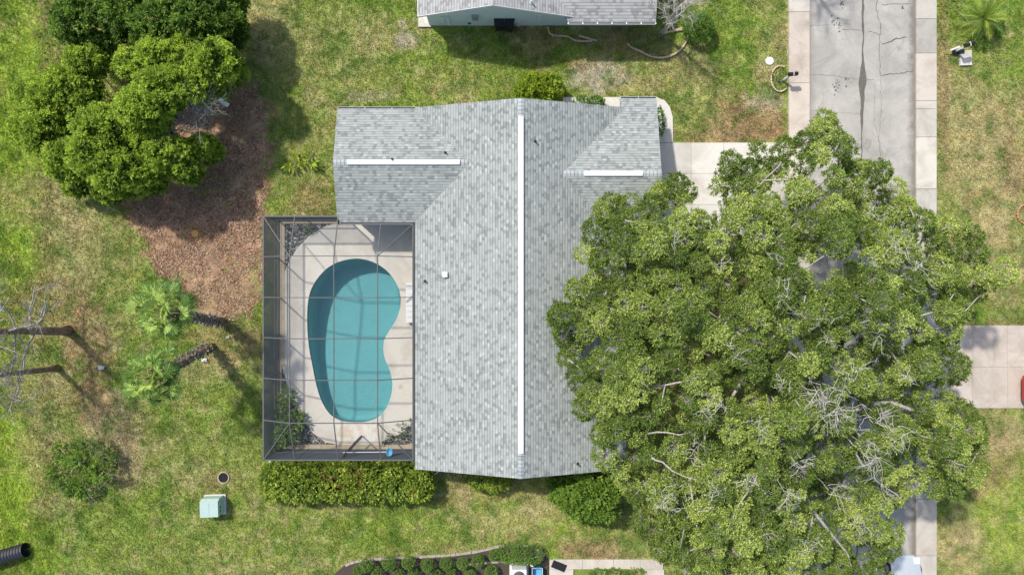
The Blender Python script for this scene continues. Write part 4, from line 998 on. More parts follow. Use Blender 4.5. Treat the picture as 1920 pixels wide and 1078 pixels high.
for _ in range(12):
    b = MB(); twig_tangle(b, W(350 + rng.normal() * 22, 220 + rng.normal() * 14, 3.3 + rng.uniform(0, .9)), 1.0, 22, .013, .5); b.build('bare_twigs', M['bark_dead'], jt).location = o_
for px, py, h_, r_ in ((425, 155, 2.8, .9), (400, 300, 1.4, .5), (230, 368, 1.6, .5)): b = MB(); twig_tangle(b, W(px, py, h_), r_, 13, .012, .5); b.build('bare_twigs', M['twig_dead'], jt).location = o_
b = MB(); b.smooth = True
for q in lw[::2]: b.tube([(jp[0], jp[1], 0), ((jp[0] + q[0]) / 2, (jp[1] + q[1]) / 2, q[2] * .4), (q[0], q[1], q[2])], [.2, .12, .05], 7)
o = b.build('limb', M['bark_brown'], jt); o.location = Vector((-jp[0], -jp[1], 0))
shrub('dark_tree', 'darker green tree along the top edge behind the broad bright green tree', 'tree', 330, 30,
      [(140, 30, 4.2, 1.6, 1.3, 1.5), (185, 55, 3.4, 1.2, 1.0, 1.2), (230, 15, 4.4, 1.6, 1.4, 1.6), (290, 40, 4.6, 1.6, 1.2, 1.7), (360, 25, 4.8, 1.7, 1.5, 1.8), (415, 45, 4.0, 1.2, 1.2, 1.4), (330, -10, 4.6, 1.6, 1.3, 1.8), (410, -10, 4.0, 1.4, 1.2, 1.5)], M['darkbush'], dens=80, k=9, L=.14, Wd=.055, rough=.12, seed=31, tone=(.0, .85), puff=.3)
shrub('ground_shrub', 'yellowish low shrub between the dark tree and the broad bright tree', 'shrub', 190, 85, [(165, 78, 1.8, 1.3, .8, .9), (215, 85, 2.0, 1.0, .7, .9), (110, 95, 1.4, 1.2, .7, .8)], M['hedge'], dens=30, k=7, L=.13, Wd=.04, seed=41, tone=(.3, .9), gapamt=.38)
# stump post
a_ = W(409, 185, 2.1); c_ = W(428, 198, 1.6); b = MB(); b.bar(a_, c_, .22, .1); po = b.build('board', M['white_paint'], bevel=.01); tag(po, 'short pale board sticking out of the bare patch of the broad green tree', 'board')
# hedge south of the pool
def hedgebox(x0, x1, y0, y1, h, n_):
    lob = []
    for i in range(n_):
        x = x0 + (x1 - x0) * (i + .5) / n_; rx = (x1 - x0) / n_ * .62; q0 = W(x, y0, h * .8); q1 = W(x, y1, h * .5); ry = abs(q0[1] - q1[1]) / 2
        lob.append((x, (y0 + y1) / 2, h, rx / 32, ry, h * .72))
    return lob
hl = hedgebox(494, 803, 871, 936, 1.7, 8); hl = [(x, y, h + random.uniform(-.08, .08), rx, ry, rz) for x, y, h, rx, ry, rz in hl]
ht, hw_ = shrub('hedge', 'long yellow-green clipped hedge with a few rusty leaves south of the pool enclosure', 'hedge', 650, 900, hl, M['hedge'], dens=75, k=8, L=.15, Wd=.075, rough=.10, seed=51, tone=(.0, .95), low=-.3, square=True, gapamt=.2)
hc = W(650, 900); RV = []
for px, py in ((602, 888), (628, 892), (665, 880), (636, 912), (672, 910), (680, 890), (610, 900), (785, 915), (776, 920)):
    Pq = W(px, py, 1.68) + rng.normal(size=(9, 3)) * np.array([.17, .12, .03]); V_, _ = leaves(Pq, np.tile([0, 0, 1.], (9, 1)), 3, .13, .06, .9); RV.append(V_)
RV = np.concatenate(RV); o = quadmesh('rusty_leaves', RV, M['redtip'], ht, rng.uniform(0, 1, len(RV) // 4)); o.location = Vector((-hc[0], -hc[1], 0))
shrub('shrub', 'small yellow-green shrub under the south roof edge near the ridge', 'shrub', 915, 905, [(898, 905, 1.3, .55, .45, .8), (925, 908, 1.4, .6, .5, .9), (945, 902, 1.2, .5, .4, .8)], M['hedge'], dens=75, k=8, L=.12, Wd=.055, seed=61, tone=(.15, .8))
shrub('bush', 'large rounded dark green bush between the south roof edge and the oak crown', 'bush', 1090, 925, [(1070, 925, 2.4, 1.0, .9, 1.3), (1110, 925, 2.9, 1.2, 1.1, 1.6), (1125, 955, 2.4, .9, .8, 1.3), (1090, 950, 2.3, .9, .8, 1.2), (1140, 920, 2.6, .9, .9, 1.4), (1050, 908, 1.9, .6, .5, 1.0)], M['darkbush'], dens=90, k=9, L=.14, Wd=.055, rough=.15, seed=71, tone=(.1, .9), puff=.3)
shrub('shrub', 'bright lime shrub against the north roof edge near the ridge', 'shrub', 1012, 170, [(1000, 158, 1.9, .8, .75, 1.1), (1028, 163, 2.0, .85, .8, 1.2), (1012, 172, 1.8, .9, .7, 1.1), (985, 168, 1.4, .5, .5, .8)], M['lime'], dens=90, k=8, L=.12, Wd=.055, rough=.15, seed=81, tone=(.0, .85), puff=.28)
shrub('shrub', 'dark green shrub on the walkway bed at the north side', 'shrub', 1105, 195, [(1093, 191, 1.1, .45, .35, .7), (1118, 192, 1.1, .5, .38, .7)], M['boxwood'], dens=80, k=8, L=.10, Wd=.05, seed=91)
shrub('shrub', 'narrow dark shrub along the east gable next to the curved walkway', 'shrub', 1234, 232, [(1236, 215, .8, .22, .5, .5), (1238, 238, .85, .24, .55, .5)], M['boxwood'], dens=80, k=8, L=.08, Wd=.04, seed=95)
shrub('shrub', 'round dark green clipped shrub beside the bare tree by the blue house', 'shrub', 1314, 55, [(1313, 48, 1.5, .85, .8, 1.0)], M['boxwood'], dens=150, k=8, L=.07, Wd=.035, rough=.08, seed=101, tone=(.2, .9))
shrub('shrub', 'low yellow-green weedy plant alone on the lawn west of the house', 'shrub', 566, 296, [(566, 292, .6, .55, .4, .4), (548, 305, .5, .4, .3, .3), (580, 302, .5, .3, .3, .3)], M['lime'], dens=20, k=5, L=.34, Wd=.12, seed=111, fill=False, tone=(.2, .8), low=.1)
shrub('bush', 'straggly green bush on the lawn at lower left', 'bush', 155, 885, [(158, 860, 1.7, 1.0, .9, 1.1), (130, 900, 1.4, .9, 1.0, 1.0), (185, 885, 1.6, .8, .8, 1.0), (120, 850, 1.1, .7, .7, .8), (150, 920, .9, .8, .5, .5), (165, 870, .9, .6, .6, .5), (105, 890, .8, .8, .7, .5), (200, 860, 1.0, .4, .5, .5)], M['darkbush'], dens=34, k=8, L=.14, Wd=.05, rough=.55, seed=121, tone=(.0, 1.0), gapamt=.33, fill=True)
bq = W(155, 885); wt = [o for o in COL.objects if o.get('label', '').startswith('straggly')][0]
for px, py in ((165, 830), (190, 850), (170, 925), (140, 870), (110, 930), (200, 895)): b = MB(); twig_tangle(b, W(px, py, 1.3), .7, 10, .010, .5); b.build('bare_twigs', M['twig_dead'], wt).location = Vector((-bq[0], -bq[1], 0))
shrub('weed_clump', 'small bright green weed clump in the brown leaf litter', 'weeds', 385, 345, [(385, 345, .5, .6, .5, .4), (372, 355, .4, .4, .4, .3)], M['darkbush'], dens=26, k=6, L=.16, Wd=.06, seed=131, fill=False, tone=(.3, .9))
# plants inside the enclosure
shrub('bed_plant', 'leafy green plants in the south-west corner bed of the pool enclosure', 'plants', 530, 812, [(520, 775, 1.1, .5, .6, .7), (535, 810, 1.3, .65, .7, .9), (515, 830, 1.1, .5, .5, .7), (550, 790, 1.0, .45, .5, .7), (535, 745, .9, .35, .5, .6)], M['darkbush'], dens=30, k=7, L=.22, Wd=.06, seed=141, rough=.3, gapamt=.36)
shrub('bed_plant', 'sparse plants in the south-east corner bed of the pool enclosure', 'plants', 745, 812, [(748, 810, .5, .45, .35, .3), (728, 825, .4, .35, .2, .25), (765, 800, .5, .3, .35, .3)], M['shade_plant'], dens=30, k=6, L=.16, Wd=.05, seed=151, fill=False)
shrub('bed_plant', 'single small plant in the north-west gravel bed of the pool enclosure', 'plant', 577, 430, [(577, 430, .45, .3, .22, .3)], M['shade_plant'], dens=36, k=6, L=.16, Wd=.05, seed=161, fill=False)
shrub('ground_shrub', 'dark low foliage under the bare tree by the blue neighbour house', 'shrub', 1210, 68, [(1200, 66, .7, .7, .6, .45), (1228, 78, .6, .6, .4, .4)], M['boxwood'], dens=34, k=6, L=.15, Wd=.06, seed=171, fill=False)

# --- fan palms
def fan_palm(px, py, h, lean, label, seed, nf=24, R=1.05, top=None):
    r_ = np.random.default_rng(seed); c = W(px, py, 0); t = thing('fan_palm', label, 'palm tree', (c[0], c[1], 0), 0, 'fan palms on the west lawn')
    top = np.array([lean[0], lean[1], h])
    b = MB(); path = [top * u + np.array([.15 * math.sin(3 * u), .1 * math.sin(4 * u), 0]) * u * (1 - u) for u in np.linspace(0, 1, 12)]
    b.smooth = True; b.tube(path, [.24 - .05 * min(1, u * 4) for u in np.linspace(0, 1, 12)], 10); b.build('trunk', M['bark_brown'], t)
    b = MB()                                                               # old frond bases criss-crossing the trunk
    for k in range(int(h * 42)):
        u = r_.uniform(.02, .97); a_ = k * 2.4; i = u * 11; i0 = int(i); q = path[i0] + (path[min(i0 + 1, 11)] - path[i0]) * (i - i0); o_ = np.array([math.cos(a_), math.sin(a_), 0])
        b.bar(q + o_ * .17, q + o_ * .36 + np.array([0, 0, .30]) + r_.normal(size=3) * .04, .07, .025)
    b.build('frond_bases', M['boot'], t)
    for k in range(nf):
        a_ = k * 2.39996 + r_.uniform(-.5, .5); el = math.radians(75 - 110 * ((k + .5) / nf) + r_.uniform(-16, 16)); hd = np.array([math.cos(a_), math.sin(a_), 0.]); d = hd * math.cos(el) + np.array([0, 0, math.sin(el)])
        Lp = r_.uniform(.55, 1.45) * R; p0 = path[-1]; p1 = p0 + d * Lp * .6; p2 = p0 + d * Lp - np.array([0, 0, .10]); 
        fb = MB(); fb.tube([p0, p1, p2], [.025, .02, .012], 4, False)
        ax = unit(d - np.array([0, 0, .45])); sd_ = unit(np.cross(ax, np.array([0, 0, 1.]))); nn = np.cross(sd_, ax)
        if nn[2] < 0: nn = -nn
        V_ = []; va = []; ns = 22; fl = r_.uniform(.5, .85) * R; ft = .9 - .75 * k / nf + r_.uniform(-.15, .15)
        for q in range(ns):
            th = math.radians(-105 + 210 * q / (ns - 1)); L_ = fl * (1 - .30 * abs(th) / 1.9) * r_.uniform(.9, 1.08); dd = unit(ax * math.cos(th) + sd_ * math.sin(th) + nn * .14 * math.cos(2.5 * th)); sw = unit(np.cross(dd, nn)) * .026
            m1 = p2 + dd * L_ * .55; tip = p2 + dd * L_ - np.array([0, 0, 1.]) * L_ * r_.uniform(.18, .40)
            V_ += [p2 - sw * .3, m1 - sw, m1 + sw, p2 + sw * .3, m1 - sw, tip - sw * .12, tip + sw * .12, m1 + sw]; va += [ft + .15 + r_.normal() * .2, ft - .1 + r_.normal() * .2]
        fo = fb.build('frond', M['palm'], t)
        quadmesh('leaf_fan', np.array(V_), M['palm'], fo, np.array(va))
        fo.data.attributes.new('var', 'FLOAT', 'FACE').data.foreach_set('value', np.full(len(fo.data.polygons), .95, 'f'))
    b = MB()
    for k in range(14):
        d = unit(r_.normal(size=3) * np.array([1, 1, .6]) + np.array([0, 0, .1])); b.bar(path[-1] - np.array([0, 0, .15]), path[-1] + d * .45, .08, .02)
    b.build('crown_shaft', M['bark_brown'], t)
    return t
fan_palm(418, 603, 5.9, (-.5, .75), 'northern of two fan palms whose grey trunks stand in the leaf litter', 3, 30, .98)
fan_palm(398, 650, 5.8, (-.35, -1.0), 'southern of two fan palms with its long criss-cross trunk in view', 4, 30, 1.0)

# --- bare trees at the left edge
def bare_tree(px, py, h, lean, label, seed, r0=.26, nb=11, spread=2.6, mat_='bark_dead', pale='twig_dead', grp=None, trunkmat='bark_brown', zmin=.3, up=.5, group=None):
    r_ = np.random.default_rng(seed); c = W(px, py, 0); t = thing('bare_tree', label, 'tree', (c[0], c[1], 0), 0, group); top = np.array([lean[0], lean[1], h])
    path = [top * u + np.array([.22 * math.sin(5 * u + seed), .18 * math.sin(4 * u), 0]) * u for u in np.linspace(0, 1, 14)]
    b = MB(); b.smooth = True; b.tube(path, list(np.r_[r0 * 1.35, np.linspace(r0, r0 * .35, 13)]), 10); b.build('trunk', M[trunkmat], t)
    def br(b, p, d, L_, r, lvl):
        pts = [p]; n_ = 6
        for k in range(n_): d = unit(d + r_.normal(size=3) * .20 + np.array([0, 0, .03])); p = p + d * L_ / n_; pts.append(p)
        b.tube(pts, list(np.linspace(r, r * .3, n_ + 1)), 5 if lvl < 2 else 3, False)
        if lvl < 3:
            for k in range(r_.integers(3, 6)):
                i = r_.integers(1, n_ + 1); br(b, pts[i], unit(d + r_.normal(size=3) * .65), L_ * r_.uniform(.35, .6), r * .5, lvl + 1)
    for k in range(nb):
        u = zmin + (1 - zmin) * (k + .5) / nb; q = path[int(u * 13)]; a_ = k * 2.4 + seed; d = unit(np.array([math.cos(a_), math.sin(a_), up])); b = MB(); b.smooth = True
        br(b, q, d, spread * r_.uniform(.7, 1.1) * (1.15 - .4 * u), r0 * .28 * (1.2 - .6 * u), 0); b.build('branch', M[mat_], t)
    return t
bare_tree(128, 620, 8.0, (-.6, .3), 'northern leafless tree leaning out of the left edge with thick brown trunk', 2, .25, 18, 3.3, group=None)
bare_tree(108, 690, 8.5, (-.5, .1), 'southern leafless tree at the left edge with thinner dark trunk', 5, .17, 16, 3.2)
bare_tree(1238, 66, 5.2, (.5, .15), 'leafless pale grey tree standing beside the blue neighbour house', 8, .13, 20, 1.9, 'twig_pale', 'twig_pale', trunkmat='bark_grey', zmin=.3, up=1.3)

bare_tree(1452, -75, 6.2, (.2, .0), 'leafless tree just beyond the top edge whose shadow falls on the road', 12, .2, 14, 2.2, zmin=.55, up=.4)
# --- spiky palm across the road
c = W(1828, 45, 0); t = thing('cycad', 'spiky rosette palm with arching fronds at the top right corner', 'cycad', (c[0], c[1], 0))
b = MB(); b.lathe([(.25, -.1), (.22, .3), (.18, .6), (.0, .7)], 12); b.build('trunk', M['boot'], t)
for k in range(42):
    a_ = k * 2.39996; el = math.radians(80 - 70 * k / 42); hd = np.array([math.cos(a_), math.sin(a_), 0]); p = np.array([0, 0, .6]); Lf = 1.35; V_ = []; va = []; d = hd * math.cos(el) + np.array([0, 0, math.sin(el)]); tone = random.uniform(.25, 1.0)
    for s_ in range(14):
        d = unit(d - np.array([0, 0, .085])); p2 = p + d * Lf / 14; sd_ = unit(np.cross(d, [0, 0, 1.])); wl = .26 * math.sin(math.pi * (s_ + 2) / 16.5)
        for sg in (1, -1): tip = p2 + sd_ * sg * wl + d * .14 + np.array([0, 0, .03]); V_ += [p, p + d * .045, tip, tip - d * .01]; va.append(tone + random.uniform(-.15, .15))
        V_ += [p - sd_ * .012, p2 - sd_ * .01, p2 + sd_ * .01, p + sd_ * .012]; va.append(.9); p = p2
    quadmesh('frond', np.array(V_), M['hedge'] if k % 2 else M['palm'], t, np.array(va))
shrub('ground_shrub', 'low green plants spilling below the spiky rosette palm', 'shrub', 1850, 72, [(1850, 68, .5, .9, .6, .35), (1790, 8, .6, .4, .4, .4), (1870, 45, .5, .5, .6, .35)], M['boxwood'], dens=30, k=6, L=.16, Wd=.05, seed=181, fill=False)

# ------------------------------------------------------------------ SOUTH NEIGHBOUR GARDEN
bed = [(600, 1110), (625, 1078), (650, 1056), (690, 1048), (760, 1045), (850, 1040), (905, 1032), (940, 1022), (985, 1022), (1012, 1030), (1028, 1046), (1030, 1110)]
sheet('planting_bed', [tuple(W(x, y)[:2]) for x, y in bed], [], .02, M['mulch'], .12)
b = MB(); pp = [W(x, y, .03) for x, y in smooth_poly(np.array(bed[1:-1]), 2)[2:-3]]
for k, (p, q) in enumerate(zip(pp, pp[1:])):
    n_ = max(1, int(np.linalg.norm(q - p) / .22))
    for s_ in range(n_):
        a_ = p + (q - p) * s_ / n_; c_ = p + (q - p) * (s_ + .94) / n_; b.bar(a_ + rng.normal(size=3) * .01, c_, .13 + random.uniform(-.02, .03), .09)
tag(b.build('bed_edging', M['edge_stone']), 'pale curved border edging round the clipped shrub bed', 'edging')
balls = [(686, 1061, .42, 'b'), (729, 1058, .46, 'b'), (765, 1056, .42, 'b'), (801, 1061, .44, 'b'), (836, 1058, .42, 'b'), (867, 1058, .38, 'b'), (896, 1054, .42, 'b'), (926, 1042, .36, 'b'), (671, 1071, .34, 'f'), (706, 1074, .34, 'f'), (746, 1078, .34, 'f'), (774, 1076, .34, 'f'), (817, 1079, .34, 'f'), (846, 1077, .34, 'f'), (881, 1079, .34, 'f'), (921, 1073, .40, 'f')]
ordn = ['first', 'second', 'third', 'fourth', 'fifth', 'sixth', 'seventh', 'eighth']
for k, (px, py, r, row) in enumerate(balls):
    i = k if row == 'b' else k - 8
    shrub('ball_shrub', f"clipped round ball shrub, {ordn[i]} from the left in the {'back' if row == 'b' else 'front'} row of the bed", 'shrub', px - 3, py - 6, [(px, py, .95 if row == 'b' else .8, r * .84, r * .84, r * .84)], M['boxwood'], 'clipped ball shrubs in the bed', dens=330, k=7, L=.05, Wd=.03, rough=.05, seed=200 + k, tone=(.3, .8), low=-.5)
shrub('hedge', 'short clipped green hedge block at the right end of the ball shrub bed', 'hedge', 975, 1036, [(953, 1040, 1.0, .55, .5, .7), (976, 1041, 1.05, .6, .5, .7), (1000, 1041, 1.0, .5, .5, .7)], M['boxwood'], dens=260, k=7, L=.05, Wd=.03, rough=.05, seed=230, tone=(.3, 1.), square=True)
# path and details
b = MB(); tn = []
for x0, x1 in ((1030, 1092), (1092, 1150), (1150, 1200), (1200, 1243)): b.box(W(x0, 0)[0] + .008, W(x1, 0)[0] - .008, W(0, 1066)[1], W(0, 1048)[1], -.1, .04); t = random.uniform(.9, 1.03); tn += [(t, t * .97, t * .92)] * 6
b.box(W(1030, 0)[0], W(1075, 0)[0], W(0, 1140)[1], W(0, 1066.5)[1], -.1, .038); b.box(W(1208, 0)[0], W(1245, 0)[0], W(0, 1140)[1], W(0, 1066.5)[1], -.1, .038); tn += [(.95, .92, .87)] * 12
o = b.build('garden_path', M['sidewalk'], tones=tn); o['kind'] = 'structure'
shrub('hedge', 'low trimmed hedge along the concrete garden path at the bottom edge', 'hedge', 1160, 1082, [(1125, 1081, .5, .6, .4, .35), (1155, 1081, .5, .6, .4, .35), (1190, 1081, .5, .6, .4, .35)], M['boxwood'], dens=80, k=8, L=.08, Wd=.04, rough=.08, seed=240, tone=(.3, .9), square=True)
q = W(1048, 1060); b = MB(); b.box(q[0] - .42, q[0] + .42, q[1] - .22, q[1] + .22, .042, .065, math.radians(-22)); 
for k in range(5): b.box(q[0] - .38, q[0] + .38, q[1] - .18 + k * .08, q[1] - .15 + k * .08, .065, .072, math.radians(-22), (q[0], q[1]))
tag(b.build('door_mat', M['black']), 'black ribbed mat lying askew on the concrete garden path', 'mat')
q = W(973, 1068); ac = thing('air_conditioner', 'square white air conditioner unit with round fan grille at the bottom edge', 'air conditioner', (q[0], q[1] - .05, 0))
b = MB(); b.box(-.55, .55, -.55, .55, -.05, .06); b.build('pad', M['drive'], ac); b = MB(); b.box(-.42, .42, -.42, .42, .06, .86); b.build('cabinet', M['white_paint'], ac, bevel=.03)
b = MB()
for r in (.10, .16, .22, .28, .34): b.tube([(r * math.cos(a_), r * math.sin(a_), .875) for a_ in np.linspace(0, 6.283, 25)], .008, 4, False)
for a_ in np.linspace(0, math.pi, 7)[:-1]: b.bar((.34 * math.cos(a_), .34 * math.sin(a_), .885), (-.34 * math.cos(a_), -.34 * math.sin(a_), .885), .01, .01)
b.build('fan_grille', M['steel'], ac); b = MB(); b.lathe([(0, .865), (.32, .865), (.33, .862)], 24); b.build('fan_opening', M['gutter_dark'], ac)
q = W(1007, 1070); t = thing('storage_tub', 'blue plastic tub with white rim beside the air conditioner', 'tub', (q[0], q[1], 0)); b = MB(); A = [(-.24, -.3, 0), (.24, -.3, 0), (.24, .3, 0), (-.24, .3, 0)]; B = [(-.3, -.36, .5), (.3, -.36, .5), (.3, .36, .5), (-.3, .36, .5)]
for i in range(4): j = (i + 1) % 4; b.face([A[i], A[j], B[j], B[i]])
b.face(A[::-1]); b.face([(-.25, -.31, .1), (.25, -.31, .1), (.25, .31, .1), (-.25, .31, .1)]); b.build('bin_body', M['blue_plastic'], t)
b = MB(); b.tube([(x, y, .5) for x, y in ((-.3, -.36), (.3, -.36), (.3, .36), (-.3, .36), (-.3, -.36))], .02, 6, False); b.build('rim', M['white_paint'], t)
b = MB(); q = W(995, 1060, .5); b.tube([(q[0], q[1], 0), (q[0], q[1] + .02, .5), (q[0] + .15, q[1], .6)], .04, 8); tag(b.build('pipe_stub', M['white_paint']), 'white pipe stub between the air conditioner and the blue tub', 'pipe')

# ------------------------------------------------------------------ SMALL THINGS
# corrugated drain pipe
a_ = W(51, 1029, .1); c_ = W(-60, 1061, .1); d = unit(c_ - a_); L_ = np.linalg.norm(c_ - a_); b = MB(); pts = []; rr = []
n_ = int(L_ / .045)
for k in range(n_): pts.append(a_ + d * L_ * k / n_ + np.array([0, 0, .1])); rr.append(.42 if k % 4 < 2 else .375)
b.tube(pts, rr, 22, False); b.tube([p for p in pts[::12]], [.36] * len(pts[::12]), 22, False); tag(b.build('drain_pipe', M['pipe']), 'black corrugated drain pipe sticking in at the bottom left corner', 'pipe')
# drain inlet
q = W(419, 895); t = thing('drain_inlet', 'round dark drain inlet with pale concrete rim in the lawn', 'drain', (q[0], q[1], 0)); b = MB(); b.lathe([(.29, -.3), (.29, .03), (.345, .03), (.36, -.1)], 26); b.build('rim', M['curb'], t)
b = MB(); b.lathe([(0, -.04), (.29, -.04)], 26); b.build('shaft', M['gutter_dark'], t); b = MB()
for k in range(7): x = -.24 + k * .08; y = math.sqrt(max(.001, .285 ** 2 - x * x)); b.bar((x, -y, .0), (x, y, .0), .02, .02)
b.build('grate', M['black'], t)
# transformer cabinet
q = W(404, 944); t = thing('transformer_box', 'pale green utility transformer cabinet on the west lawn', 'utility box', (q[0], q[1], 0), math.radians(2)); b = MB(); b.box(-.62, .62, -.62, .55, -.05, .05); b.build('pad', M['drive'], t)
b = MB(); w_ = .52
P = [(-.52, .05), (.46, .05), (.46, .62), (.28, .86), (-.52, .86)]; P = [(-.5, .05), (.5, .05), (.5, .66), (.36, .88), (-.5, .88)]
A = [(-x if False else yy_, x, z) for yy_, (x, z) in ((-w_, p_) for p_ in P)]; B = [(w_, x, z) for x, z in P]; b.face(A[::-1]); b.face(B)
for i in range(5): j = (i + 1) % 5; b.face([A[i], A[j], B[j], B[i]])
cab = b.build('cabinet', M['green_box'], t, bevel=.02); b = MB(); b.box(-.003, .003, -.46, .30, .882, .888); b.build('seam', M['steel'], cab); b = MB(); b.box(.52, .53, -.1, .02, .5, .62); b.box(.52, .53, -.3, -.2, .5, .62); b.build('latch', M['black'], cab)
# chopped stump, pale litter
q = W(367, 438); t = thing('tree_stump', 'low orange-brown cut stump and chips in the leaf litter', 'stump', (q[0], q[1], 0)); b = MB(); b.lathe([(.30, -.1), (.22, .04), (.2, .1), (0, .1)], 12); b.build('stump', M['orange_wood'], t); b = MB()
for _ in range(190): p = np.array([rng.normal() * .55 + .15, rng.normal() * .32, random.uniform(0, .05)]); dd = unit(rng.normal(size=3) * np.array([1, 1, .2])) * random.uniform(.03, .1); b.bar(p, p + dd, .03, .012)
b.build('wood_chips', M['orange_wood'], t)
def rag(px, py, s_, label, name='paper_scrap', cat='litter'):
    q = W(px, py, .03); b = MB(); n_ = 6
    G = [[(q[0] + (i / n_ - .5) * s_ + rng.normal() * .02, q[1] + (j / n_ - .5) * s_ * .6 + rng.normal() * .02, .05 + abs(rng.normal()) * .05 + (.05 if 0 < i < n_ and 0 < j < n_ else -.03)) for i in range(n_ + 1)] for j in range(n_ + 1)]
    for j in range(n_):
        for i in range(n_): b.face([G[j][i], G[j][i + 1], G[j + 1][i + 1], G[j + 1][i]])
    tag(b.build(name, M['white_paint']), label, cat)
rag(190, 689, .36, 'crumpled pale scrap on the grass right of the leafless trees'); rag(384, 675, .34, 'crumpled white scrap beside the southern palm trunk'); rag(428, 632, .2, 'tiny white scrap just below the northern palm trunk base')
# hose ring, cover
def logs(path, name, label, m, r=.055, z=.05, cat='edging'):
    b = MB(); pts = []
    for (x0, y0), (x1, y1) in zip(path, path[1:]):
        n_ = max(1, int(math.hypot(x1 - x0, y1 - y0) / 3)); pts += [(x0 + (x1 - x0) * k / n_, y0 + (y1 - y0) * k / n_) for k in range(n_)]
    pts.append(path[-1]); P = [W(x, y, z) for x, y in pts]; b.smooth = True
    for k, (p, q) in enumerate(zip(P, P[1:])): rr = r * random.uniform(.8, 1.25); b.tube([p, p + (q - p) * .92], [rr, rr], 7)
    return tag(b.build(name, m), label, cat)
sm = lambda L_: [tuple(p) for p in [L_[0]] + list(smooth_poly(np.array(L_), 2)[2:-3]) + [L_[-1]]]
logs(sm([(1027, 51), (1029, 64), (1045, 68), (1065, 68), (1078, 77), (1095, 78), (1120, 77)]), 'garden_edging', 'left curved tan garden edging below the blue neighbour wall', M['brick_edge'])
logs(sm([(1176, 82), (1184, 90), (1200, 96), (1218, 106), (1237, 110), (1258, 106), (1275, 96), (1288, 78), (1290, 66), (1285, 52)]), 'garden_edging', 'long curved tan garden edging around the bare tree bed', M['brick_edge'], .06)
q = [(1463 + 17 * math.cos(a_), 148 + 24 * math.sin(a_)) for a_ in np.linspace(math.radians(50), math.radians(300), 20)]; logs(q, 'garden_edging', 'pale ring edging around the mailbox plant by the left sidewalk', M['brick_edge'], .05)
q = [(1924 + 16 * math.cos(a_), 402 + 18 * math.sin(a_)) for a_ in np.linspace(math.radians(60), math.radians(300), 14)]; logs(q, 'garden_edging', 'terracotta ring edging cut by the right edge of the photo', M['terracotta'], .05)
q = W(1443, 115); b = MB(); b.lathe([(.0, .05), (.22, .05), (.24, .03), (.24, -.1)], 20, tuple(q)); tag(b.build('meter_cover', M['lamp']), 'small round pale cover in the lawn near the left sidewalk', 'utility cover')
shrub('ground_shrub', 'little green plant beside the mailbox inside the pale ring', 'plant', 1464, 138, [(1463, 136, .5, .35, .3, .35)], M['boxwood'], dens=60, k=6, L=.12, Wd=.05, seed=260, fill=False)
def mailbox(px, py, rz, label, hh=1.05):
    q = W(px, py, 0); t = thing('mailbox', label, 'mailbox', (q[0], q[1], 0), rz, 'roadside mailboxes'); b = MB(); b.box(-.05, .05, -.05, .05, -.1, hh - .02); b.box(-.05, .30, -.04, .04, hh - .08, hh - .02); b.build('post', M['white_paint'], t)
    b = MB(); prof = [(-.1, 0), (.1, 0), (.1, .14)] + [(.1 * math.cos(a_), .14 + .1 * math.sin(a_)) for a_ in np.linspace(.3, 2.84, 7)] + [(-.1, .14)]
    A = [(-.15, y, hh + z) for y, z in prof]; B = [(.38, y, hh + z) for y, z in prof]; b.face(A[::-1]); b.face(B)
    for i in range(len(prof)): j = (i + 1) % len(prof); b.face([A[i], A[j], B[j], B[i]])
    b.build('box', M['black'], t); b = MB(); b.box(.1, .13, -.115, .115, hh + .12, hh + .252); b.build('band', M['white_paint'], t)
    b = MB(); b.box(.22, .24, .102, .115, hh + .08, hh + .3); b.build('flag', M['steel'], t)
mailbox(1468, 151, math.radians(5), 'black mailbox with white band on a post by the left sidewalk'); mailbox(1789, 98, math.radians(15), 'black mailbox beside the pale concrete slab across the road')
b = MB(); q = W(1812, 111); b.tube([W(1782, 95, .3), W(1800, 88, .45)], .05, 8); tag(b.build('white_tube', M['white_metal']), 'short white tube lying by the mailbox across the road', 'tube')
b = MB(); q = W(1798, 97, .15); b.box(q[0] - .3, q[0] + .3, q[1] - .1, q[1] + .1, 0, .2, math.radians(4)); tag(b.build('planter_box', M['black'], bevel=.02), 'black oblong planter between the white tube and the concrete slab', 'planter')
b = MB(); q = W(1810, 109); b.box(q[0] - .36, q[0] + .32, q[1] - .46, q[1] + .42, -.05, .10, math.radians(2)); tag(b.build('concrete_slab', M['drive'], bevel=.015), 'pale square concrete slab in the lawn across the road', 'slab')

# downspout by the hedge
b = MB(); b.bar(W(806, 894, .3), W(822, 884, .9), .06, .05); tag(b.build('downspout_elbow', M['white_metal']), 'short pale downspout end under the house roof at the hedge end', 'downspout')
b = MB(); b.bar(W(499, 874, .4), W(508, 862, 1.3), .07, .06); tag(b.build('drain_pipe', M['white_metal']), 'pale diagonal pipe at the south-west corner of the pool enclosure', 'pipe')

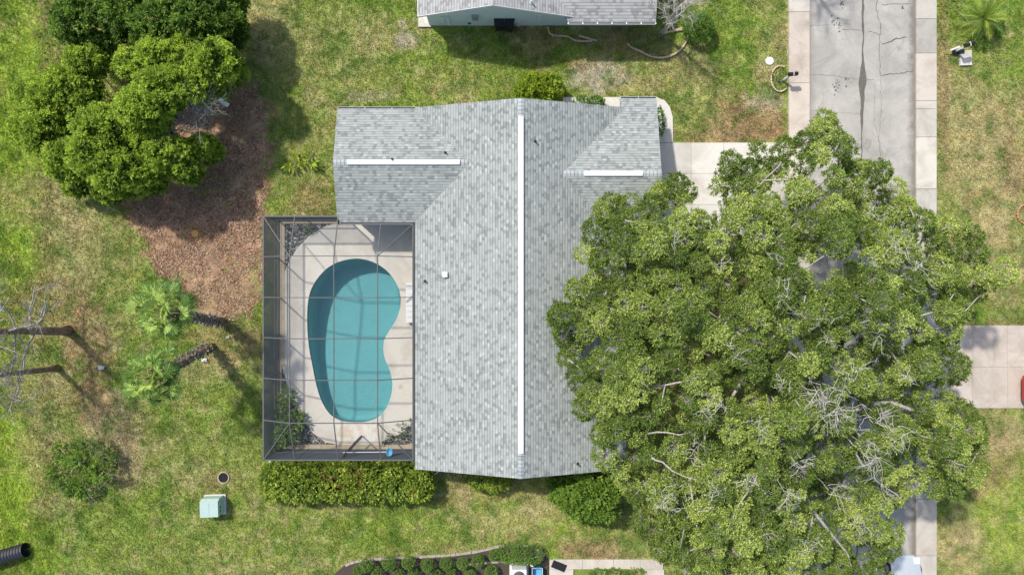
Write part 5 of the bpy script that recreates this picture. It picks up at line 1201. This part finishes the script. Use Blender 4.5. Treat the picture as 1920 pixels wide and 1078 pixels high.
# ------------------------------------------------------------------ CARS
def car(label, loc, rz, m, L_=4.5, Wc=1.8):
    t = thing('parked_car', label, 'car', loc, rz); hw = Wc / 2
    st = [(0, .55, .42, .55), (.12, .80, .30, .66), (.5, .93, .24, .76), (1.1, .985, .22, .86), (1.5, 1.0, .22, .92), (2.6, 1.0, .22, .94), (3.5, .99, .22, .96), (4.1, .95, .26, .95), (4.4, .85, .34, .86), (4.5, .62, .45, .7)]
    st = [(x * L_ / 4.5, a_, z0, z1) for x, a_, z0, z1 in st]; R = []
    for x, a_, z0, z1 in st:
        w_ = hw * a_; R.append([(-w_ * .9, x, z0), (-w_, x, z0 + .1), (-w_, x, z0 + (z1 - z0) * .72), (-w_ * .88, x, z1 - .02), (-w_ * .5, x, z1 + .03), (0, x, z1 + .045), (w_ * .5, x, z1 + .03), (w_ * .88, x, z1 - .02), (w_, x, z0 + (z1 - z0) * .72), (w_, x, z0 + .1), (w_ * .9, x, z0)])
    b = MB(); b.smooth = True; n_ = len(R[0])
    for A, B in zip(R, R[1:]):
        for i in range(n_): j = (i + 1) % n_; b.face([A[i], A[j], B[j], B[i]])
    b.face(R[0][::-1]); b.face(R[-1])
    b.build('body', m, t)
    def gh(y0, y1, w_, z): return [(-w_, y0, z), (w_, y0, z), (w_, y1, z), (-w_, y1, z)]
    lo = gh(1.15, 4.05, hw * .9, .93); hi = gh(1.95, 3.45, hw * .72, 1.42)
    b = MB()
    for i in range(4): j = (i + 1) % 4; b.face([lo[i], lo[j], hi[j], hi[i]])
    b.build('window', M['glass'], t)
    b = MB(); rf = gh(1.93, 3.47, hw * .735, 1.425); mid = gh(2.1, 3.3, hw * .6, 1.47); b.face(mid); b.face(rf[::-1])
    for i in range(4): j = (i + 1) % 4; b.face([rf[i], rf[j], mid[j], mid[i]])
    for i in range(4): b.bar(np.array(lo[i]) + [0, 0, .01], np.array(hi[i]) + [0, 0, .01], .07, .05)
    for sx in (-1, 1): b.bar((sx * hw * .905, 2.65, .93), (sx * hw * .73, 2.65, 1.42), .06, .04)
    b.build('roof', m, t)
    for sx in (-1, 1):
        for y in (.85, 3.6):
            b = MB(); b.tube([(sx * (hw - .2), y, .32), (sx * (hw + .012), y, .32)], .32, 20); wh = b.build('wheel', M['rubber'], t); b = MB(); b.tube([(sx * (hw + .013), y, .32), (sx * (hw + .025), y, .32)], .2, 16); b.build('rim', M['steel'], wh)
        b = MB(); b.box(sx * hw * .62 - .16, sx * hw * .62 + .16, .05, .42, .60, .76); b.build('headlight', M['lamp'], t, bevel=.05)
        b = MB(); b.box(sx * (hw + .09) - .09, sx * (hw + .09) + .09, 1.45, 1.6, .98, 1.1); b.build('side_mirror', m, t, bevel=.03)
        b = MB(); b.box(sx * hw * .66 - .15, sx * hw * .66 + .15, L_ - .22, L_ - .02, .68, .8); b.build('taillight', M['red_car'], t, bevel=.03)
    for sx in (-1, 1):
        b = MB(); b.bar((sx * .35, 1.08, 1.0), (sx * .35 - .5 * sx, 1.3, 1.04), .03, .02); b.build('wiper', M['black'], t)
    return t
car('silver car parked against the right kerb at the bottom edge', (22.72, -15.45, .012), math.pi, M['silver_car'])
car('red car on the concrete driveway, only its rounded end showing at the right edge', (34.0, -5.85, .05), math.pi / 2, M['red_car'])

# ------------------------------------------------------------------ GRASS
def grass():
    n_ = 210000; P = rng.uniform((-31, -17.8), (31, 17.8), (n_, 2)); px, py = px_of(P)
    bad = (P[:, 0] > 16.1) & (P[:, 0] < 24.9) | (P[:, 0] > CX0 - .15) & (P[:, 0] < XE - .2) & (P[:, 1] > YS + .4) & (P[:, 1] < 3.9) | (P[:, 0] > WX + .2) & (P[:, 0] < 7.6) & (P[:, 1] > 3.5) & (P[:, 1] < 9.5) | (P[:, 0] > -5) & (P[:, 0] < 7.6) & (P[:, 1] > 15.2)
    bad |= inpoly(px, py, outer) | inpoly(px, py, bed) | ((px > 1230) & (px < 1480) & (py > 266) & (py < 444)) | ((px > 1752) & (py > 608) & (py < 767)) | ((px > 1028) & (px < 1246) & (py > 1046)) | (np.hypot(px - 419, py - 895) < 13)
    lit = np.zeros(n_)
    for bx, by, rx, ry, s_ in litter: lit = np.maximum(lit, smooth(1.2, .7, ((px - bx) / rx) ** 2 + ((py - by) / ry) ** 2))
    bad |= rng.uniform(size=n_) < lit * .9
    P = P[~bad]; n_ = len(P); col = ground_colour(P); gz_ = .05 * (fbm(P, 2.5, 600, 3) - .5) - .05 - .35 * smooth(-27.5, -29.5, P[:, 0])
    k = 3; idx = np.repeat(np.arange(n_), k); C = np.c_[P, gz_][idx] + rng.normal(size=(n_ * k, 3)) * np.array([.05, .05, 0])
    a_ = rng.uniform(0, 6.283, n_ * k); h = rng.uniform(.06, .17, n_ * k)[:, None] * (1 + .8 * (C[:, :1] < -27)); out_ = np.c_[np.cos(a_), np.sin(a_), np.zeros(n_ * k)]; sd_ = np.c_[-np.sin(a_), np.cos(a_), np.zeros(n_ * k)] * .016
    V_ = np.stack([C - sd_ * 1.3, C + sd_ * 1.3, C + out_ * h * rng.uniform(.5, 1.2, (n_ * k, 1)) + np.array([0, 0, 1.]) * h * .8], 1).reshape(-1, 3)
    me = bpy.data.meshes.new('grass'); nf = n_ * k; me.vertices.add(len(V_)); me.vertices.foreach_set("co", V_.astype('f').ravel()); me.loops.add(len(V_)); me.loops.foreach_set("vertex_index", np.arange(len(V_), dtype='i')); me.polygons.add(nf); me.polygons.foreach_set("loop_start", np.arange(0, len(V_), 3, dtype='i'))
    cc = np.clip(col[idx] * rng.uniform(.62, 1.42, (nf, 1)) * np.array([1, 1.03, .95]), 0, 1); at = me.attributes.new("gcol", 'FLOAT_COLOR', 'FACE'); at.data.foreach_set("color", np.c_[cc, np.ones(nf)].astype('f').ravel()); me.update(calc_edges=True)
    m, n, o = mat('grass_tufts'); at_ = N(n, "ShaderNodeAttribute", attribute_name="gcol"); d = N(n, "ShaderNodeBsdfDiffuse"); t = N(n, "ShaderNodeBsdfTranslucent"); n.links.new(at_.outputs["Color"], d.inputs[0]); n.links.new(at_.outputs["Color"], t.inputs[0]); mx = N(n, "ShaderNodeMixShader"); mx.inputs[0].default_value = .3; n.links.new(d.outputs[0], mx.inputs[1]); n.links.new(t.outputs[0], mx.inputs[2]); n.links.new(mx.outputs[0], o.inputs[0])
    me.materials.append(m); tag(link('grass', me), 'short mottled lawn grass with dry patches around the house', 'grass', kind='stuff')
grass()

def litter_bits():
    n_ = 60000; P = rng.uniform((-22, -2), (-13.8, 12), (n_, 2)); px, py = px_of(P); lit = np.zeros(n_)
    wob = 1.1 * (fbm(P, 1.3, 71, 4) - .5) + .9 * (fbm(P, .35, 91, 3) - .5)
    for bx, by, rx, ry, s_ in litter: lit = np.maximum(lit, smooth(1.45, .8, ((px - bx) / rx) ** 2 + ((py - by) / ry) ** 2 + wob))
    P = P[rng.uniform(size=n_) < lit * smooth(.25, .75, fbm(P, .8, 5, 4)) * 1.1]; n_ = len(P)
    C = np.c_[P, .05 * (fbm(P, 2.5, 600, 3) - .5) - .03 + rng.uniform(0, .05, n_)]; d = unit(rng.normal(size=(n_, 3)) * np.array([1, 1, .35])); sd_ = unit(np.cross(d, rng.normal(size=(n_, 3)) * .5 + np.array([0, 0, 1.]))); L_ = rng.uniform(.05, .26, (n_, 1)); w_ = rng.uniform(.008, .024, (n_, 1))
    V_ = np.stack([C - d * L_ * .5, C + sd_ * w_, C + d * L_ * .5, C - sd_ * w_], 1).reshape(-1, 3)
    m, n, o = mat('litter_flakes'); a_ = N(n, "ShaderNodeAttribute", attribute_name="var"); pbsdf(n, o, ramp(n, a_.outputs["Fac"], [(0, (.12, .075, .045)), (.4, (.38, .225, .135)), (.8, (.56, .37, .24)), (1, (.76, .62, .46))]), .8, .2)
    tag(quadmesh('leaf_litter', V_, m, None, rng.uniform(0, 1, n_) ** 1.1), 'brown dead leaf litter covering the ground beside the broad green tree', 'leaf litter', kind='stuff')
litter_bits()
